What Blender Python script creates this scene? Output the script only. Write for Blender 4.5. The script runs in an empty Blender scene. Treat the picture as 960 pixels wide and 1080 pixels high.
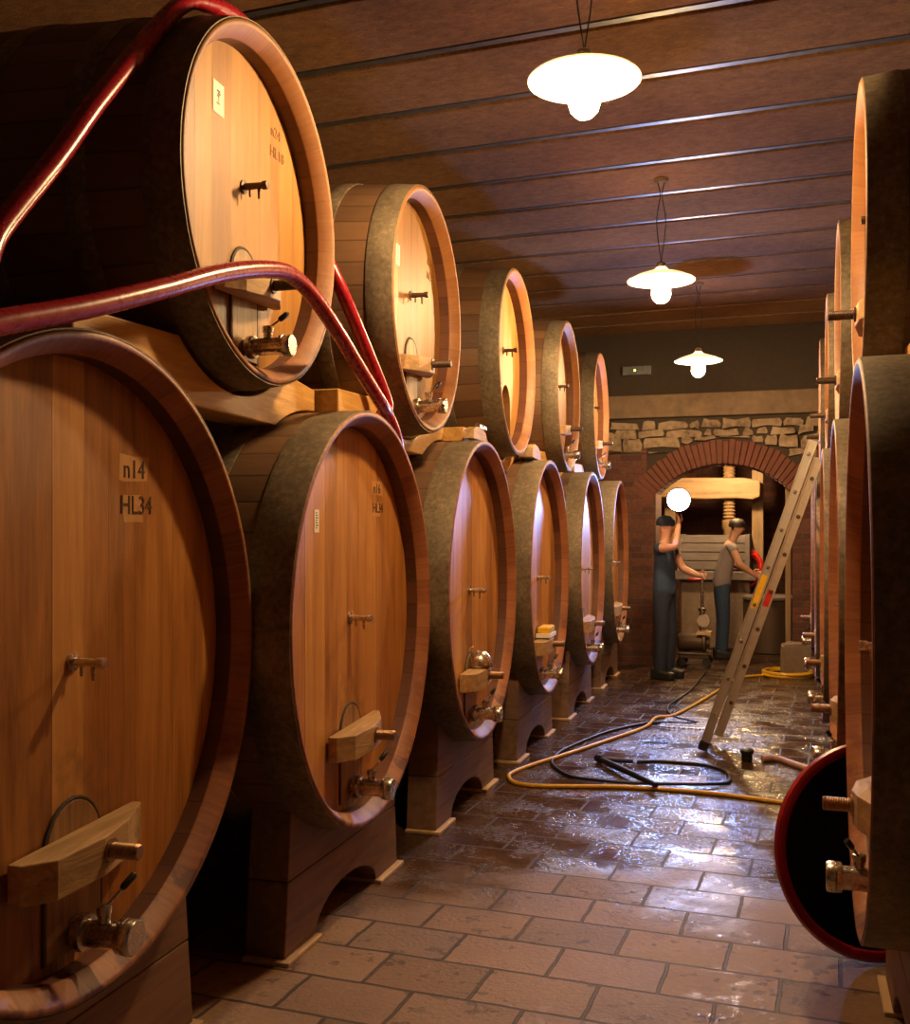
import bpy, bmesh, math, random
from mathutils import Vector, Matrix
from mathutils.geometry import tessellate_polygon
random.seed(7)
S = bpy.context.scene
C = S.collection
PI = math.pi
D = bpy.data

# ------------------------------------------------------------------ camera
CZ, TH, FPX, V0 = 1.55, 0.3133, 1092.46, 559.43
cam = D.cameras.new('camera'); cam.sensor_fit = 'HORIZONTAL'; cam.sensor_width = 36
cam.lens = FPX * 36 / 960; cam.shift_y = (V0 - 540) / 960; cam.clip_start = 0.02
co = D.objects.new('camera', cam); C.objects.link(co)
co.location = (0, 0, CZ); co.rotation_euler = (PI / 2, 0, TH); S.camera = co
S.view_settings.view_transform = 'Standard'; S.view_settings.look = 'None'
S.view_settings.gamma = 1; S.view_settings.use_curve_mapping = False
S.view_settings.exposure = 0.0
W = D.worlds.new('world'); S.world = W; W.use_nodes = True
W.node_tree.nodes['Background'].inputs[0].default_value = (0.02, 0.014, 0.01, 1)
W.node_tree.nodes['Background'].inputs[1].default_value = 0.1

RV = Vector((math.cos(TH), math.sin(TH), 0)); FV = Vector((-math.sin(TH), math.cos(TH), 0))
def ground(u, v, z=0.0):
    w = RV * ((u - 480) / FPX) + FV + Vector((0, 0, (V0 - v) / FPX))
    return Vector((0, 0, CZ)) + w * ((z - CZ) / w.z)
def onx(u, v, x):                                  # point of the sight line where it meets the upright plane at x
    w = RV * ((u - 480) / FPX) + FV + Vector((0, 0, (V0 - v) / FPX))
    return Vector((0, 0, CZ)) + w * (x / w.x)
def ony(u, v, y):
    w = RV * ((u - 480) / FPX) + FV + Vector((0, 0, (V0 - v) / FPX))
    return Vector((0, 0, CZ)) + w * (y / w.y)

# ------------------------------------------------------------------ materials
class NT:
    def __init__(s, name):
        s.m = D.materials.new(name); s.m.use_nodes = True
        s.t = s.m.node_tree; s.b = s.t.nodes['Principled BSDF']
    def n(s, typ, **kw):
        o = s.t.nodes.new('ShaderNode' + typ)
        for k, v in kw.items():
            if k in o.inputs.keys() or isinstance(k, int): pass
            setattr(o, k, v)
        return o
    def put(s, sock, v):
        if isinstance(v, bpy.types.NodeSocket): s.t.links.new(v, sock)
        elif v is not None:
            if isinstance(v, (tuple, list)) and len(v) == 3 and sock.type == 'RGBA': v = (*v, 1)
            sock.default_value = v
    def math(s, op, a, b=None, c=None, clamp=False):
        o = s.n('Math', operation=op, use_clamp=clamp)
        s.put(o.inputs[0], a); s.put(o.inputs[1], b)
        if c is not None: s.put(o.inputs[2], c)
        return o.outputs[0]
    def mix(s, f, a, b, blend='MIX'):
        o = s.n('Mix', data_type='RGBA', blend_type=blend)
        s.put(o.inputs[0], f); s.put(o.inputs[6], a); s.put(o.inputs[7], b); return o.outputs[2]
    def coord(s, which='Object', scale=(1, 1, 1), rot=(0, 0, 0), loc=(0, 0, 0)):
        t = s.n('TexCoord'); mp = s.n('Mapping')
        s.t.links.new(t.outputs[which], mp.inputs[0])
        mp.inputs['Scale'].default_value = scale; mp.inputs['Rotation'].default_value = rot; mp.inputs['Location'].default_value = loc
        return mp.outputs[0]
    def noise(s, vec, scale=5, detail=4, rough=.55, dist=0):
        o = s.n('TexNoise'); s.put(o.inputs['Vector'], vec)
        o.inputs['Scale'].default_value = scale; o.inputs['Detail'].default_value = detail
        o.inputs['Roughness'].default_value = rough; o.inputs['Distortion'].default_value = dist
        return o.outputs[0]
    def ramp(s, f, stops):
        o = s.n('ValToRGB'); e = o.color_ramp.elements
        while len(e) < len(stops): e.new(.5)
        for i, (p, c) in enumerate(stops):
            e[i].position = p; e[i].color = (*c, 1) if len(c) == 3 else c
        s.put(o.inputs[0], f); return o.outputs[0]
    def step(s, f, lo, hi):
        o = s.n('MapRange', interpolation_type='SMOOTHSTEP'); s.put(o.inputs[0], f)
        s.put(o.inputs[1], lo); s.put(o.inputs[2], hi); return o.outputs[0]
    def bump(s, h, strength=.3, dist=.01, normal=None):
        o = s.n('Bump'); s.put(o.inputs['Height'], h)
        o.inputs['Strength'].default_value = strength; o.inputs['Distance'].default_value = dist
        if normal: s.put(o.inputs['Normal'], normal)
        return o.outputs[0]
    def sep(s, vec):
        o = s.n('SeparateXYZ'); s.put(o.inputs[0], vec); return o.outputs
    def comb(s, x, y, z=0.0):
        o = s.n('CombineXYZ'); s.put(o.inputs[0], x); s.put(o.inputs[1], y); s.put(o.inputs[2], z); return o.outputs[0]
    def rnd(s):
        return s.n('ObjectInfo').outputs['Random']
    def white(s, vec):
        o = s.n('TexWhiteNoise', noise_dimensions='3D'); s.put(o.inputs[0], vec); return o.outputs[0]
    def out(s, col=None, rough=None, metal=None, normal=None, **kw):
        b = s.b
        if col is not None: s.put(b.inputs['Base Color'], col)
        if rough is not None: s.put(b.inputs['Roughness'], rough)
        if metal is not None: s.put(b.inputs['Metallic'], metal)
        if normal is not None: s.put(b.inputs['Normal'], normal)
        for k, v in kw.items(): s.put(b.inputs[k.replace('_', ' ')], v)
        return s.m

def mat_head(name, lo, mid, hi, R, stain):
    """Flat head of upright boards; UV = metres across / up from the centre."""
    k = NT(name); uv = k.coord('UV'); x, y, _ = k.sep(uv); r = k.rnd()
    off = k.math('MULTIPLY', r, 13.7)
    wob = k.math('MULTIPLY', k.noise(k.comb(k.math('MULTIPLY', x, 3), k.math('ADD', y, off)), 1.1, 1), .10)
    pos = k.math('ADD', k.math('ADD', k.math('MULTIPLY', x, 6.6), off), k.math('MULTIPLY', k.math('SINE', k.math('MULTIPLY', k.math('ADD', x, off), 9)), .28))
    pos = k.math('ADD', pos, wob)
    idx = k.math('FLOOR', pos); fr = k.math('FRACT', pos)
    w = k.white(k.comb(idx, off))
    grain = k.noise(k.comb(k.math('ADD', k.math('MULTIPLY', x, 55), k.math('MULTIPLY', idx, 7)), k.math('MULTIPLY', y, 2.2), off), 1, 6, .6, .6)
    broad = k.noise(k.comb(k.math('ADD', k.math('MULTIPLY', x, 9), off), k.math('MULTIPLY', y, 1.1), idx), 1, 4, .6, .8)
    fleck = k.noise(k.comb(k.math('MULTIPLY', x, 150), k.math('MULTIPLY', y, 14), off), 1, 4, .7)
    f = k.math('ADD', k.math('ADD', k.math('MULTIPLY', w, .22), k.math('MULTIPLY', fleck, .16)), k.math('ADD', k.math('MULTIPLY', grain, .26), k.math('MULTIPLY', broad, .52)))
    col = k.ramp(f, [(.36, lo), (.55, mid), (.76, hi)])
    g = k.math('MINIMUM', fr, k.math('SUBTRACT', 1, fr))
    seam = k.step(g, .006, .022)
    col = k.mix(k.math('MULTIPLY', k.math('SUBTRACT', 1, seam), .35), col, tuple(c * .35 for c in lo))
    if stain:
        # wine drips under the cross bar and around the little door: dark runs with a shape of their own
        inx = k.step(k.math('ABSOLUTE', x), .22, .10)
        iny = k.math('MULTIPLY', k.step(y, -.40 * R, -.62 * R), k.step(y, -1.2 * R, -.8 * R))
        dn = k.noise(k.comb(k.math('ADD', k.math('MULTIPLY', x, 30), off), k.math('MULTIPLY', y, 2.5)), 1, 5, .65)
        st = k.math('MULTIPLY', k.math('MULTIPLY', inx, iny), k.step(dn, .42, .62))
        ang = k.math('SQRT', k.math('ADD', k.math('MULTIPLY', x, x), k.math('MULTIPLY', k.math('ADD', y, .47 * R), k.math('ADD', y, .47 * R))))
        col = k.mix(k.math('MULTIPLY', st, .8), col, (.035, .02, .012))
        halo = k.math('MULTIPLY', k.step(ang, .27, .12), k.step(k.noise(uv, 14, 5), .35, .7))
        col = k.mix(k.math('MULTIPLY', halo, .45), col, (.10, .045, .02))
    h = k.math('ADD', k.math('MULTIPLY', grain, .4), seam)
    return k.out(col, k.math('ADD', .40, k.math('MULTIPLY', grain, .22)), 0, k.bump(h, .25, .004))

def mat_stave(name, lo, hi, stain=0.0, wt=.45, sm=.6):
    k = NT(name); uv = k.coord('UV'); u, v, _ = k.sep(uv); off = k.math('MULTIPLY', k.rnd(), 31)
    idx = k.math('FLOOR', u); fr = k.math('FRACT', u)
    w = k.white(k.comb(idx, off, 1))
    gr = k.noise(k.comb(k.math('MULTIPLY', u, 7), k.math('MULTIPLY', v, 5), off), 1, 6, .65, .4)
    f = k.math('ADD', k.math('MULTIPLY', w, wt), k.math('MULTIPLY', gr, 1.02 - wt))
    col = k.ramp(f, [(.2, lo), (.85, hi)])
    g = k.math('MINIMUM', fr, k.math('SUBTRACT', 1, fr)); seam = k.step(g, .01, .05)
    col = k.mix(k.math('MULTIPLY', k.math('SUBTRACT', 1, seam), sm), col, tuple(c * .25 for c in lo))
    if stain:
        ox, oy, oz = k.sep(k.coord('Object'))
        st = k.math('MULTIPLY', k.step(k.noise(k.coord('Object'), 9, 5), .50, .62), k.step(oz, .75, .1))
        col = k.mix(k.math('MULTIPLY', st, stain), col, (.075, .02, .035))
    return k.out(col, .55, 0, k.bump(k.math('ADD', k.math('MULTIPLY', seam, sm), k.math('MULTIPLY', gr, .6)), .3, .004))

def mat_wood(name, lo, hi, axis='X', scale=1.0, rough=.6, bump=.3):
    k = NT(name); sc = {'X': (1.5, 22, 22), 'Y': (22, 1.5, 22), 'Z': (22, 22, 1.5)}[axis]
    vec = k.coord('Object', tuple(c * scale for c in sc)); off = k.rnd()
    v2 = k.n('VectorMath', operation='ADD'); k.put(v2.inputs[0], vec); k.put(v2.inputs[1], k.comb(k.math('MULTIPLY', off, 40), k.math('MULTIPLY', off, 11), off))
    a = k.noise(v2.outputs[0], 1, 6, .62, 1.2); b = k.noise(k.coord('Object'), 3, 4)
    f = k.math('ADD', k.math('MULTIPLY', a, .65), k.math('MULTIPLY', b, .35))
    col = k.ramp(f, [(.34, lo), (.66, hi)])
    crack = k.step(a, .30, .36)
    col = k.mix(k.math('MULTIPLY', k.math('SUBTRACT', 1, crack), .6), col, tuple(c * .3 for c in lo))
    return k.out(col, rough, 0, k.bump(a, bump, .006))

def mat_plain(name, c, rough=.5, metal=0.0, nscale=30, var=.25, bump=.1):
    k = NT(name); n = k.noise(k.coord('Object'), nscale, 4)
    col = k.mix(n, tuple(x * (1 - var) for x in c), tuple(min(1, x * (1 + var)) for x in c))
    return k.out(col, k.math('ADD', rough - .06, k.math('MULTIPLY', n, .12)), metal, k.bump(n, bump, .003))

def mat_emit(name, c, s):
    k = NT(name); k.out((.9, .9, .9), .3); k.put(k.b.inputs['Emission Color'], c); k.b.inputs['Emission Strength'].default_value = s
    k.noise(k.coord('Object'), 4); return k.m

M = {}
M['head_low'] = mat_head('aged_oak_head', (.200, .070, .013), (.43, .172, .034), (.64, .315, .083), .825, True)
M['head_up'] = mat_head('pale_oak_head', (.16, .060, .009), (.315, .136, .021), (.44, .225, .052), .594, True)
M['head_bare'] = mat_head('clean_oak_head', (.20, .080, .015), (.35, .160, .033), (.46, .245, .070), .594, False)
M['rim'] = mat_stave('rim_end_grain', (.18, .056, .022), (.46, .185, .075), .8, .26, .14)
M['rim_pale'] = mat_stave('pale_rim_end_grain', (.21, .078, .022), (.37, .158, .050), .3, .25, .12)
M['stave'] = mat_stave('oak_staves', (.085, .043, .022), (.21, .11, .052), .15)
M['stave_in'] = mat_stave('chime_inner', (.070, .024, .011), (.165, .060, .026), .3, .4, .4)
k = NT('weathered_hoop')
n1 = k.noise(k.coord('Object'), 45, 6, .7); n2 = k.noise(k.coord('Object'), 5, 4)
k.out(k.ramp(k.math('ADD', k.math('MULTIPLY', n1, .6), k.math('MULTIPLY', n2, .4)), [(.35, (.085, .064, .041)), (.52, (.20, .155, .098)), (.68, (.35, .275, .175))]), .6, .2, k.bump(n1, .25, .003))
M['hoop'] = k.m
M['golden_oak'] = mat_wood('golden_oak', (.42, .20, .045), (.78, .46, .135), 'Y', 1.0, .55, .5)
M['yoke'] = mat_wood('yoke_oak', (.28, .165, .070), (.62, .40, .19), 'Y', 1.3, .6, .4)
M['stand'] = mat_wood('stand_board', (.125, .070, .042), (.29, .162, .094), 'Y', .7, .6, .3)
M['batten'] = mat_wood('pale_batten', (.50, .33, .18), (.68, .48, .28), 'Y', 1, .6, .2)
M['door'] = mat_wood('door_oak', (.17, .085, .032), (.46, .25, .105), 'Z', 1.0, .6, .4)
M['door_up'] = mat_wood('pale_door_oak', (.16, .085, .035), (.56, .37, .18), 'Z', 1.0, .55, .3)
M['black'] = mat_plain('black_rubber', (.012, .012, .013), .45)
M['dark_gap'] = mat_plain('dark_gap_tone', (.05, .035, .025), .7)
M['steel'] = mat_plain('brushed_steel', (.62, .58, .52), .27, 1.0, 60, .12, .04)
M['bronze'] = mat_plain('bronze', (.36, .22, .12), .4, .9, 60, .3, .1)
M['bolt_dark'] = mat_plain('dark_bolt', (.10, .065, .045), .5, .5, 60, .3, .1)
M['paper'] = mat_plain('paper', (.82, .78, .70), .7, 0, 10, .05, 0)
M['ink'] = mat_plain('ink', (.10, .08, .09), .7)
M['carve_up'] = mat_plain('carved_cut_pale', (.25, .11, .035), .8)
M['carve'] = mat_plain('carved_cut', (.075, .028, .012), .8)
M['fresh'] = mat_plain('fresh_wood_patch', (.55, .28, .09), .6)
M['red_hose'] = mat_plain('red_hose', (.34, .010, .022), .28, 0, 40, .3, .03)
M['red_tub'] = mat_plain('red_plastic', (.30, .008, .016), .32, 0, 8, .2, .02)
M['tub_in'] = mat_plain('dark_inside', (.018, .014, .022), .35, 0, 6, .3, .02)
M['yellow'] = mat_plain('yellow_hose', (.72, .40, .012), .38, 0, 30, .2, .02)
M['enamel'] = mat_plain('white_enamel', (.86, .84, .80), .35, 0, 5, .03, 0)
M['alu'] = mat_plain('aluminium', (.60, .56, .50), .42, .85, 40, .12, .04)
M['alu2'] = mat_plain('worn_aluminium', (.50, .43, .36), .5, .7, 40, .2, .05)
M['skin'] = mat_plain('skin', (.62, .33, .22), .5, 0, 12, .08, .02)
M['denim'] = mat_plain('blue_work_cloth', (.028, .055, .12), .85, 0, 60, .3, .2)
M['navy'] = mat_plain('dark_navy_cloth', (.014, .022, .045), .85, 0, 60, .3, .2)
M['grey_cloth'] = mat_plain('grey_cloth', (.26, .22, .22), .85, 0, 60, .15, .2)
M['hair'] = mat_plain('dark_hair', (.035, .02, .012), .6, 0, 60, .3, .3)
M['red_paint'] = mat_plain('red_paint', (.55, .02, .015), .4)
M['led'] = mat_emit('green_led', (.75, 1, .12), 9)
M['bulb'] = mat_emit('lamp_glass', (1, .64, .30), 720)
M['flood'] = mat_emit('floodlight_glass', (.30, .46, 1), 560)
k = NT('opal_glass'); k.noise(k.coord('Object'), 5)
k.out((.88, .86, .82), .3)
tl = k.n('BsdfTranslucent'); tl.inputs[0].default_value = (.95, .90, .82, 1); mxs = k.n('MixShader'); mxs.inputs[0].default_value = .4
k.t.links.new(k.b.outputs[0], mxs.inputs[1]); k.t.links.new(tl.outputs[0], mxs.inputs[2]); k.t.links.new(mxs.outputs[0], k.t.nodes['Material Output'].inputs[0])
M['opal'] = k.m
M['plaster'] = mat_plain('old_plaster', (.20, .155, .11), .9, 0, 6, .35, .5)

# wood-wool ceiling boards
k = NT('ceiling_board'); oc = k.coord('Object')
fib = k.noise(k.coord('Object', (30, 90, 30)), 1, 6, .7, 1.5); pat = k.noise(oc, 1.3, 4); sp = k.noise(oc, 160, 2); md = k.noise(k.coord('Object', (14, 26, 14)), 1, 5, .7)
f = k.math('ADD', k.math('MULTIPLY', fib, .38), k.math('ADD', k.math('ADD', k.math('MULTIPLY', pat, .22), k.math('MULTIPLY', md, .30)), k.math('MULTIPLY', sp, .12)))
k.out(k.ramp(f, [(.38, (.095, .042, .016)), (.53, (.255, .125, .046)), (.68, (.43, .235, .095))]), .85, 0, k.bump(k.math('ADD', fib, sp), .5, .006)); M['ceil'] = k.m
M['rail'] = mat_plain('steel_rail', (.15, .15, .16), .40, .55, 18, .6, .06)
M['rail_dark'] = mat_plain('dark_joint', (.018, .014, .012), .8)

def mat_floor():
    k = NT('wet_floor_tiles'); a = -0.040
    P = ground(595, 1000)
    X, Y, _ = k.sep(k.coord('Object'))
    ca, sa = math.cos(a), math.sin(a)
    dx, dy = k.math('SUBTRACT', X, P.x), k.math('SUBTRACT', Y, P.y)
    xr = k.math('ADD', k.math('ADD', k.math('MULTIPLY', dx, ca), k.math('MULTIPLY', dy, sa)), .385 * 40)
    yr = k.math('ADD', k.math('SUBTRACT', k.math('MULTIPLY', dy, ca), k.math('MULTIPLY', dx, sa)), .265 * 40)
    oc = k.coord('Object')
    wobx = k.math('MULTIPLY', k.math('SUBTRACT', k.noise(oc, 7, 3), .5), .016)
    woby = k.math('MULTIPLY', k.math('SUBTRACT', k.noise(k.coord('Object', loc=(5, 3, 0)), 7, 3), .5), .016)
    b = k.n('TexBrick', offset=.5, squash=1.0)
    k.put(b.inputs['Vector'], k.comb(k.math('ADD', xr, wobx), k.math('ADD', yr, woby)))
    b.inputs['Scale'].default_value = 1; b.inputs['Brick Width'].default_value = .385; b.inputs['Row Height'].default_value = .265
    b.inputs['Mortar Size'].default_value = .0078; b.inputs['Mortar Smooth'].default_value = .25
    b.inputs['Color1'].default_value = (0, 0, 0, 1); b.inputs['Color2'].default_value = (1, 1, 1, 1); b.inputs['Mortar'].default_value = (.5, .5, .5, 1)
    tone = b.outputs['Color']; mort = b.outputs['Fac']
    big = k.noise(oc, 2.2, 5); fine = k.noise(oc, 38, 6, .7)
    f = k.math('ADD', k.math('MULTIPLY', k.sep(tone)[0], .28), k.math('ADD', k.math('MULTIPLY', big, .42), k.math('MULTIPLY', fine, .38)))
    dry = k.ramp(f, [(.28, (.125, .066, .034)), (.55, (.26, .148, .080)), (.85, (.40, .245, .140))])
    # water: a soaked area further in, with a ragged edge, and splashes on the dry tiles
    edge = k.math('ADD', Y, k.math('ADD', k.math('MULTIPLY', k.math('SUBTRACT', k.noise(oc, 1.6, 5), .5), 2.0), k.math('MULTIPLY', k.math('SUBTRACT', fine, .5), .5)))
    edge = k.math('SUBTRACT', edge, k.math('MULTIPLY', k.math('SUBTRACT', X, -.9), .25))
    wet = k.step(edge, 3.95, 4.95)
    drops = k.math('MULTIPLY', k.step(k.noise(oc, 17, 2, .5), .60, .64), k.step(k.noise(k.coord('Object', loc=(9, 2, 0)), 2.6, 3), .46, .56))
    blob = k.step(k.noise(k.coord('Object', loc=(3.3, 7.1, 0)), 4.2, 6, .62), .63, .66)
    sheen = k.math('MULTIPLY', k.step(k.noise(k.coord('Object', loc=(1, 4, 0)), 14, 6, .75), .52, .60), k.step(k.noise(k.coord('Object', loc=(4, 4, 0)), 1.5, 3), .47, .58))
    sheen = k.math('MULTIPLY', sheen, k.step(X, -1.15, -.7))
    damp = k.math('MAXIMUM', wet, k.math('MAXIMUM', k.math('MULTIPLY', drops, .85), k.math('MULTIPLY', blob, .9)))
    col = k.mix(k.math('MULTIPLY', damp, .92), dry, k.mix(1.0, dry, (.30, .235, .19), 'MULTIPLY'))
    col = k.mix(k.math('MULTIPLY', mort, .85), col, (.030, .018, .012))
    pud = k.step(k.noise(k.coord('Object', loc=(2, 8, 0)), 3.2, 5, .6), .36, .6)
    patch = k.math('ADD', .22, k.math('MULTIPLY', k.step(k.noise(k.coord('Object', loc=(6, 1, 0)), 3.4, 5, .62), .38, .62), .95))
    spk = k.step(k.noise(k.coord('Object', (34, 60, 1)), 1, 4, .7), .46, .56)
    rw = k.math('ADD', k.math('ADD', .07, k.math('MULTIPLY', k.math('SUBTRACT', 1, pud), .12)), k.math('MULTIPLY', k.math('MULTIPLY', spk, patch), .20))
    col = k.mix(k.math('MULTIPLY', k.math('MULTIPLY', spk, wet), .5), col, (.012, .008, .006))  # specks darkened in the colour to imitate broken glitter on the wet tiles
    wetall = k.math('MAXIMUM', wet, k.math('MULTIPLY', sheen, .85))
    rough = k.math('ADD', k.math('MULTIPLY', k.math('SUBTRACT', 1, wetall), .62), k.math('MULTIPLY', wetall, rw))
    pit = k.noise(oc, 52, 5, .65); rip = k.noise(k.coord('Object', (1, 1, 1)), 16, 4, .6)
    rough = k.math('MAXIMUM', rough, k.math('MULTIPLY', mort, .62))
    dryv = k.math('SUBTRACT', 1, wetall)
    fine2 = k.noise(oc, 95, 3, .6)
    wv = k.math('ADD', k.math('MULTIPLY', rip, .40), k.math('ADD', k.math('MULTIPLY', fine2, .15), k.math('MULTIPLY', pit, .60)))
    h = k.math('ADD', k.math('MULTIPLY', mort, k.math('SUBTRACT', k.math('MULTIPLY', wet, -.25), 1.0)),
        k.math('ADD', k.math('MULTIPLY', k.math('MULTIPLY', pit, dryv), .38), k.math('ADD', k.math('MULTIPLY', k.math('MULTIPLY', wv, patch), k.math('MULTIPLY', wetall, k.math('SUBTRACT', 1, mort))), k.math('MULTIPLY', k.sep(tone)[0], .2))))
    tv = k.n('TexWhiteNoise', noise_dimensions='1D'); k.put(tv.inputs[1], k.math('MULTIPLY', k.sep(tone)[0], 917.3))
    off = k.n('VectorMath', operation='MULTIPLY_ADD'); k.put(off.inputs[0], tv.outputs[1]); off.inputs[1].default_value = (.10, .13, 0); off.inputs[2].default_value = (-.05, -.065, 0)
    nrm = k.n('VectorMath', operation='ADD'); k.put(nrm.inputs[0], k.bump(h, .9, .0095)); k.put(nrm.inputs[1], off.outputs[0])
    nn = k.n('VectorMath', operation='NORMALIZE'); k.put(nn.inputs[0], nrm.outputs[0])
    k.out(col, rough, 0, nn.outputs[0]); k.b.inputs['Specular IOR Level'].default_value = .75
    return k.m
M['floor'] = mat_floor()

def mat_brick(name, c1, c2, mortar, bw=.25, rh=.075, ms=.008, axes='XZ'):
    k = NT(name); s = k.sep(k.coord('Object')); oc = k.coord('Object')
    ii = {'X': 0, 'Y': 1, 'Z': 2}
    w = k.math('MULTIPLY', k.math('SUBTRACT', k.noise(oc, 8, 3), .5), .02)
    b = k.n('TexBrick', offset=.5)
    k.put(b.inputs['Vector'], k.comb(k.math('ADD', k.math('ADD', s[ii[axes[0]]], 20), w), k.math('ADD', k.math('ADD', s[ii[axes[1]]], 20), w)))
    b.inputs['Scale'].default_value = 1; b.inputs['Brick Width'].default_value = bw; b.inputs['Row Height'].default_value = rh
    b.inputs['Mortar Size'].default_value = ms; b.inputs['Mortar Smooth'].default_value = .3
    k.put(b.inputs['Color1'], c1); k.put(b.inputs['Color2'], c2); k.put(b.inputs['Mortar'], mortar)
    n = k.noise(oc, 26, 5); n2 = k.noise(oc, 3, 3)
    col = k.mix(.5, b.outputs['Color'], k.ramp(n, [(.3, (.25, .22, .2)), (.7, (1, 1, 1))]), 'MULTIPLY')
    col = k.mix(.4, col, k.ramp(n2, [(.3, (.4, .38, .36)), (.7, (1, 1, 1))]), 'MULTIPLY')
    h = k.math('ADD', k.math('MULTIPLY', b.outputs['Fac'], -1.0), k.math('MULTIPLY', n, .5))
    return k.out(col, .85, 0, k.bump(h, .6, .012))
M['brick'] = mat_brick('red_brick', (.20, .066, .040), (.115, .038, .026), (.12, .09, .065))
M['brick_y'] = mat_brick('red_brick_side', (.30, .105, .060), (.20, .065, .040), (.20, .15, .11), axes='YZ')
M['wallrough'] = mat_plain('rough_wall', (.17, .12, .085), .95, 0, 7, .4, .8)
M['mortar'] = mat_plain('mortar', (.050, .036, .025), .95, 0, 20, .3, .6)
k = NT('field_stone'); n1 = k.noise(k.coord('Object'), 16, 6); n2 = k.noise(k.coord('Object'), 3.1, 2)
k.out(k.ramp(k.math('ADD', k.math('MULTIPLY', n1, .5), k.math('MULTIPLY', n2, .5)), [(.36, (.13, .085, .055)), (.5, (.28, .20, .13)), (.64, (.40, .30, .20))]), .9, 0, k.bump(n1, .6, .012)); M['stone'] = k.m
M['voussoir'] = mat_plain('arch_brick', (.150, .052, .033), .85, 0, 14, .4, .5)
M['lintel'] = mat_plain('lintel_concrete', (.20, .135, .085), .9, 0, 9, .5, .5)
M['press_wood'] = mat_wood('press_timber', (.20, .115, .050), (.38, .24, .115), 'X', .6, .6, .4)
M['press_post'] = mat_wood('press_post_timber', (.19, .11, .05), (.36, .235, .115), 'Z', .6, .6, .4)
M['grey_board'] = mat_wood('grey_board', (.11, .085, .075), (.20, .165, .15), 'X', .8, .7, .3)
M['stone_block'] = mat_plain('rough_stone_block', (.20, .14, .10), .9, 0, 18, .4, .8)
M['sponge'] = mat_plain('yellow_sponge', (.85, .50, .01), .8, 0, 50, .2, .4)
M['pink'] = mat_plain('pale_pink_rubber', (.48, .27, .21), .5, 0, 20, .2, .1)

# ------------------------------------------------------------------ mesh helpers
def link(name, me, mat=None, parent=None):
    if mat and not me.materials: me.materials.append(mat)
    o = D.objects.new(name, me); C.objects.link(o)
    if parent: o.parent = parent
    return o
def fin(name, bm, mat, parent=None, smooth=35, bevel=0, seg=2):
    bmesh.ops.recalc_face_normals(bm, faces=bm.faces)
    me = D.meshes.new(name); bm.to_mesh(me); bm.free()
    if smooth:
        me.polygons.foreach_set('use_smooth', [True] * len(me.polygons))
        try: me.set_sharp_from_angle(angle=math.radians(smooth))
        except Exception: pass
    o = link(name, me, mat, parent)
    if bevel:
        b = o.modifiers.new('bevel', 'BEVEL'); b.width = bevel; b.segments = seg; b.limit_method = 'ANGLE'; b.angle_limit = math.radians(40)
    return o
def box(bm, x0, x1, y0, y1, z0, z1, mx=None):
    v = [bm.verts.new((x, y, z)) for x in (x0, x1) for y in (y0, y1) for z in (z0, z1)]
    for f in ((0, 1, 3, 2), (4, 6, 7, 5), (0, 4, 5, 1), (2, 3, 7, 6), (0, 2, 6, 4), (1, 5, 7, 3)): bm.faces.new([v[i] for i in f])
    if mx is not None:
        for p in v: p.co = mx @ p.co
    return v
def lathe(bm, prof, axis='X', n=64, org=(0, 0, 0), ns=None, mx=None, cap=True):
    """prof: list of (along, radius). With ns, writes UV = (stave number, metres along)."""
    uvl = bm.loops.layers.uv.verify() if ns else None
    rings = []
    org = Vector(org)
    def pt(a, r, t):
        c, s = r * math.cos(t), r * math.sin(t)
        p = Vector((a, c, s)) if axis == 'X' else Vector((c, s, a)) if axis == 'Z' else Vector((s, a, c))
        p += org
        return mx @ p if mx is not None else p
    for a, r in prof:
        rings.append([bm.verts.new(pt(a, 0, 0))] if r < 1e-6 else [bm.verts.new(pt(a, r, 2 * PI * i / n)) for i in range(n)])
    run = 0
    for j in range(len(prof) - 1):
        A, B = rings[j], rings[j + 1]; L = math.hypot(prof[j + 1][0] - prof[j][0], prof[j + 1][1] - prof[j][1])
        for i in range(n):
            i2 = (i + 1) % n
            if len(A) == 1 and len(B) == 1: continue
            if len(A) == 1: f = bm.faces.new([A[0], B[i2], B[i]]); uv = [(i, 0), (i + 1, 1), (i, 1)]
            elif len(B) == 1: f = bm.faces.new([A[i], A[i2], B[0]]); uv = [(i, 0), (i + 1, 0), (i, 1)]
            else: f = bm.faces.new([A[i], A[i2], B[i2], B[i]]); uv = [(i, 0), (i + 1, 0), (i + 1, 1), (i, 1)]
            if uvl:
                for lp, (q, w) in zip(f.loops, uv): lp[uvl].uv = (q / n * ns, run + w * L)
        run += L
def prism(bm, pts, axis, a, b, mx=None):
    """pts: 2-D outline; axis 'X' -> (y,z), 'Y' -> (x,z), 'Z' -> (x,y). Concave outlines are fine."""
    mk = {'X': lambda p, t: Vector((t, p[0], p[1])), 'Y': lambda p, t: Vector((p[0], t, p[1])), 'Z': lambda p, t: Vector((p[0], p[1], t))}[axis]
    A = [bm.verts.new(mk(p, a)) for p in pts]; B = [bm.verts.new(mk(p, b)) for p in pts]
    n = len(pts)
    for i in range(n): bm.faces.new([A[i], A[(i + 1) % n], B[(i + 1) % n], B[i]])
    bm.faces.new(A); bm.faces.new(B[::-1])
    if mx is not None:
        for v in A + B: v.co = mx @ v.co
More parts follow.
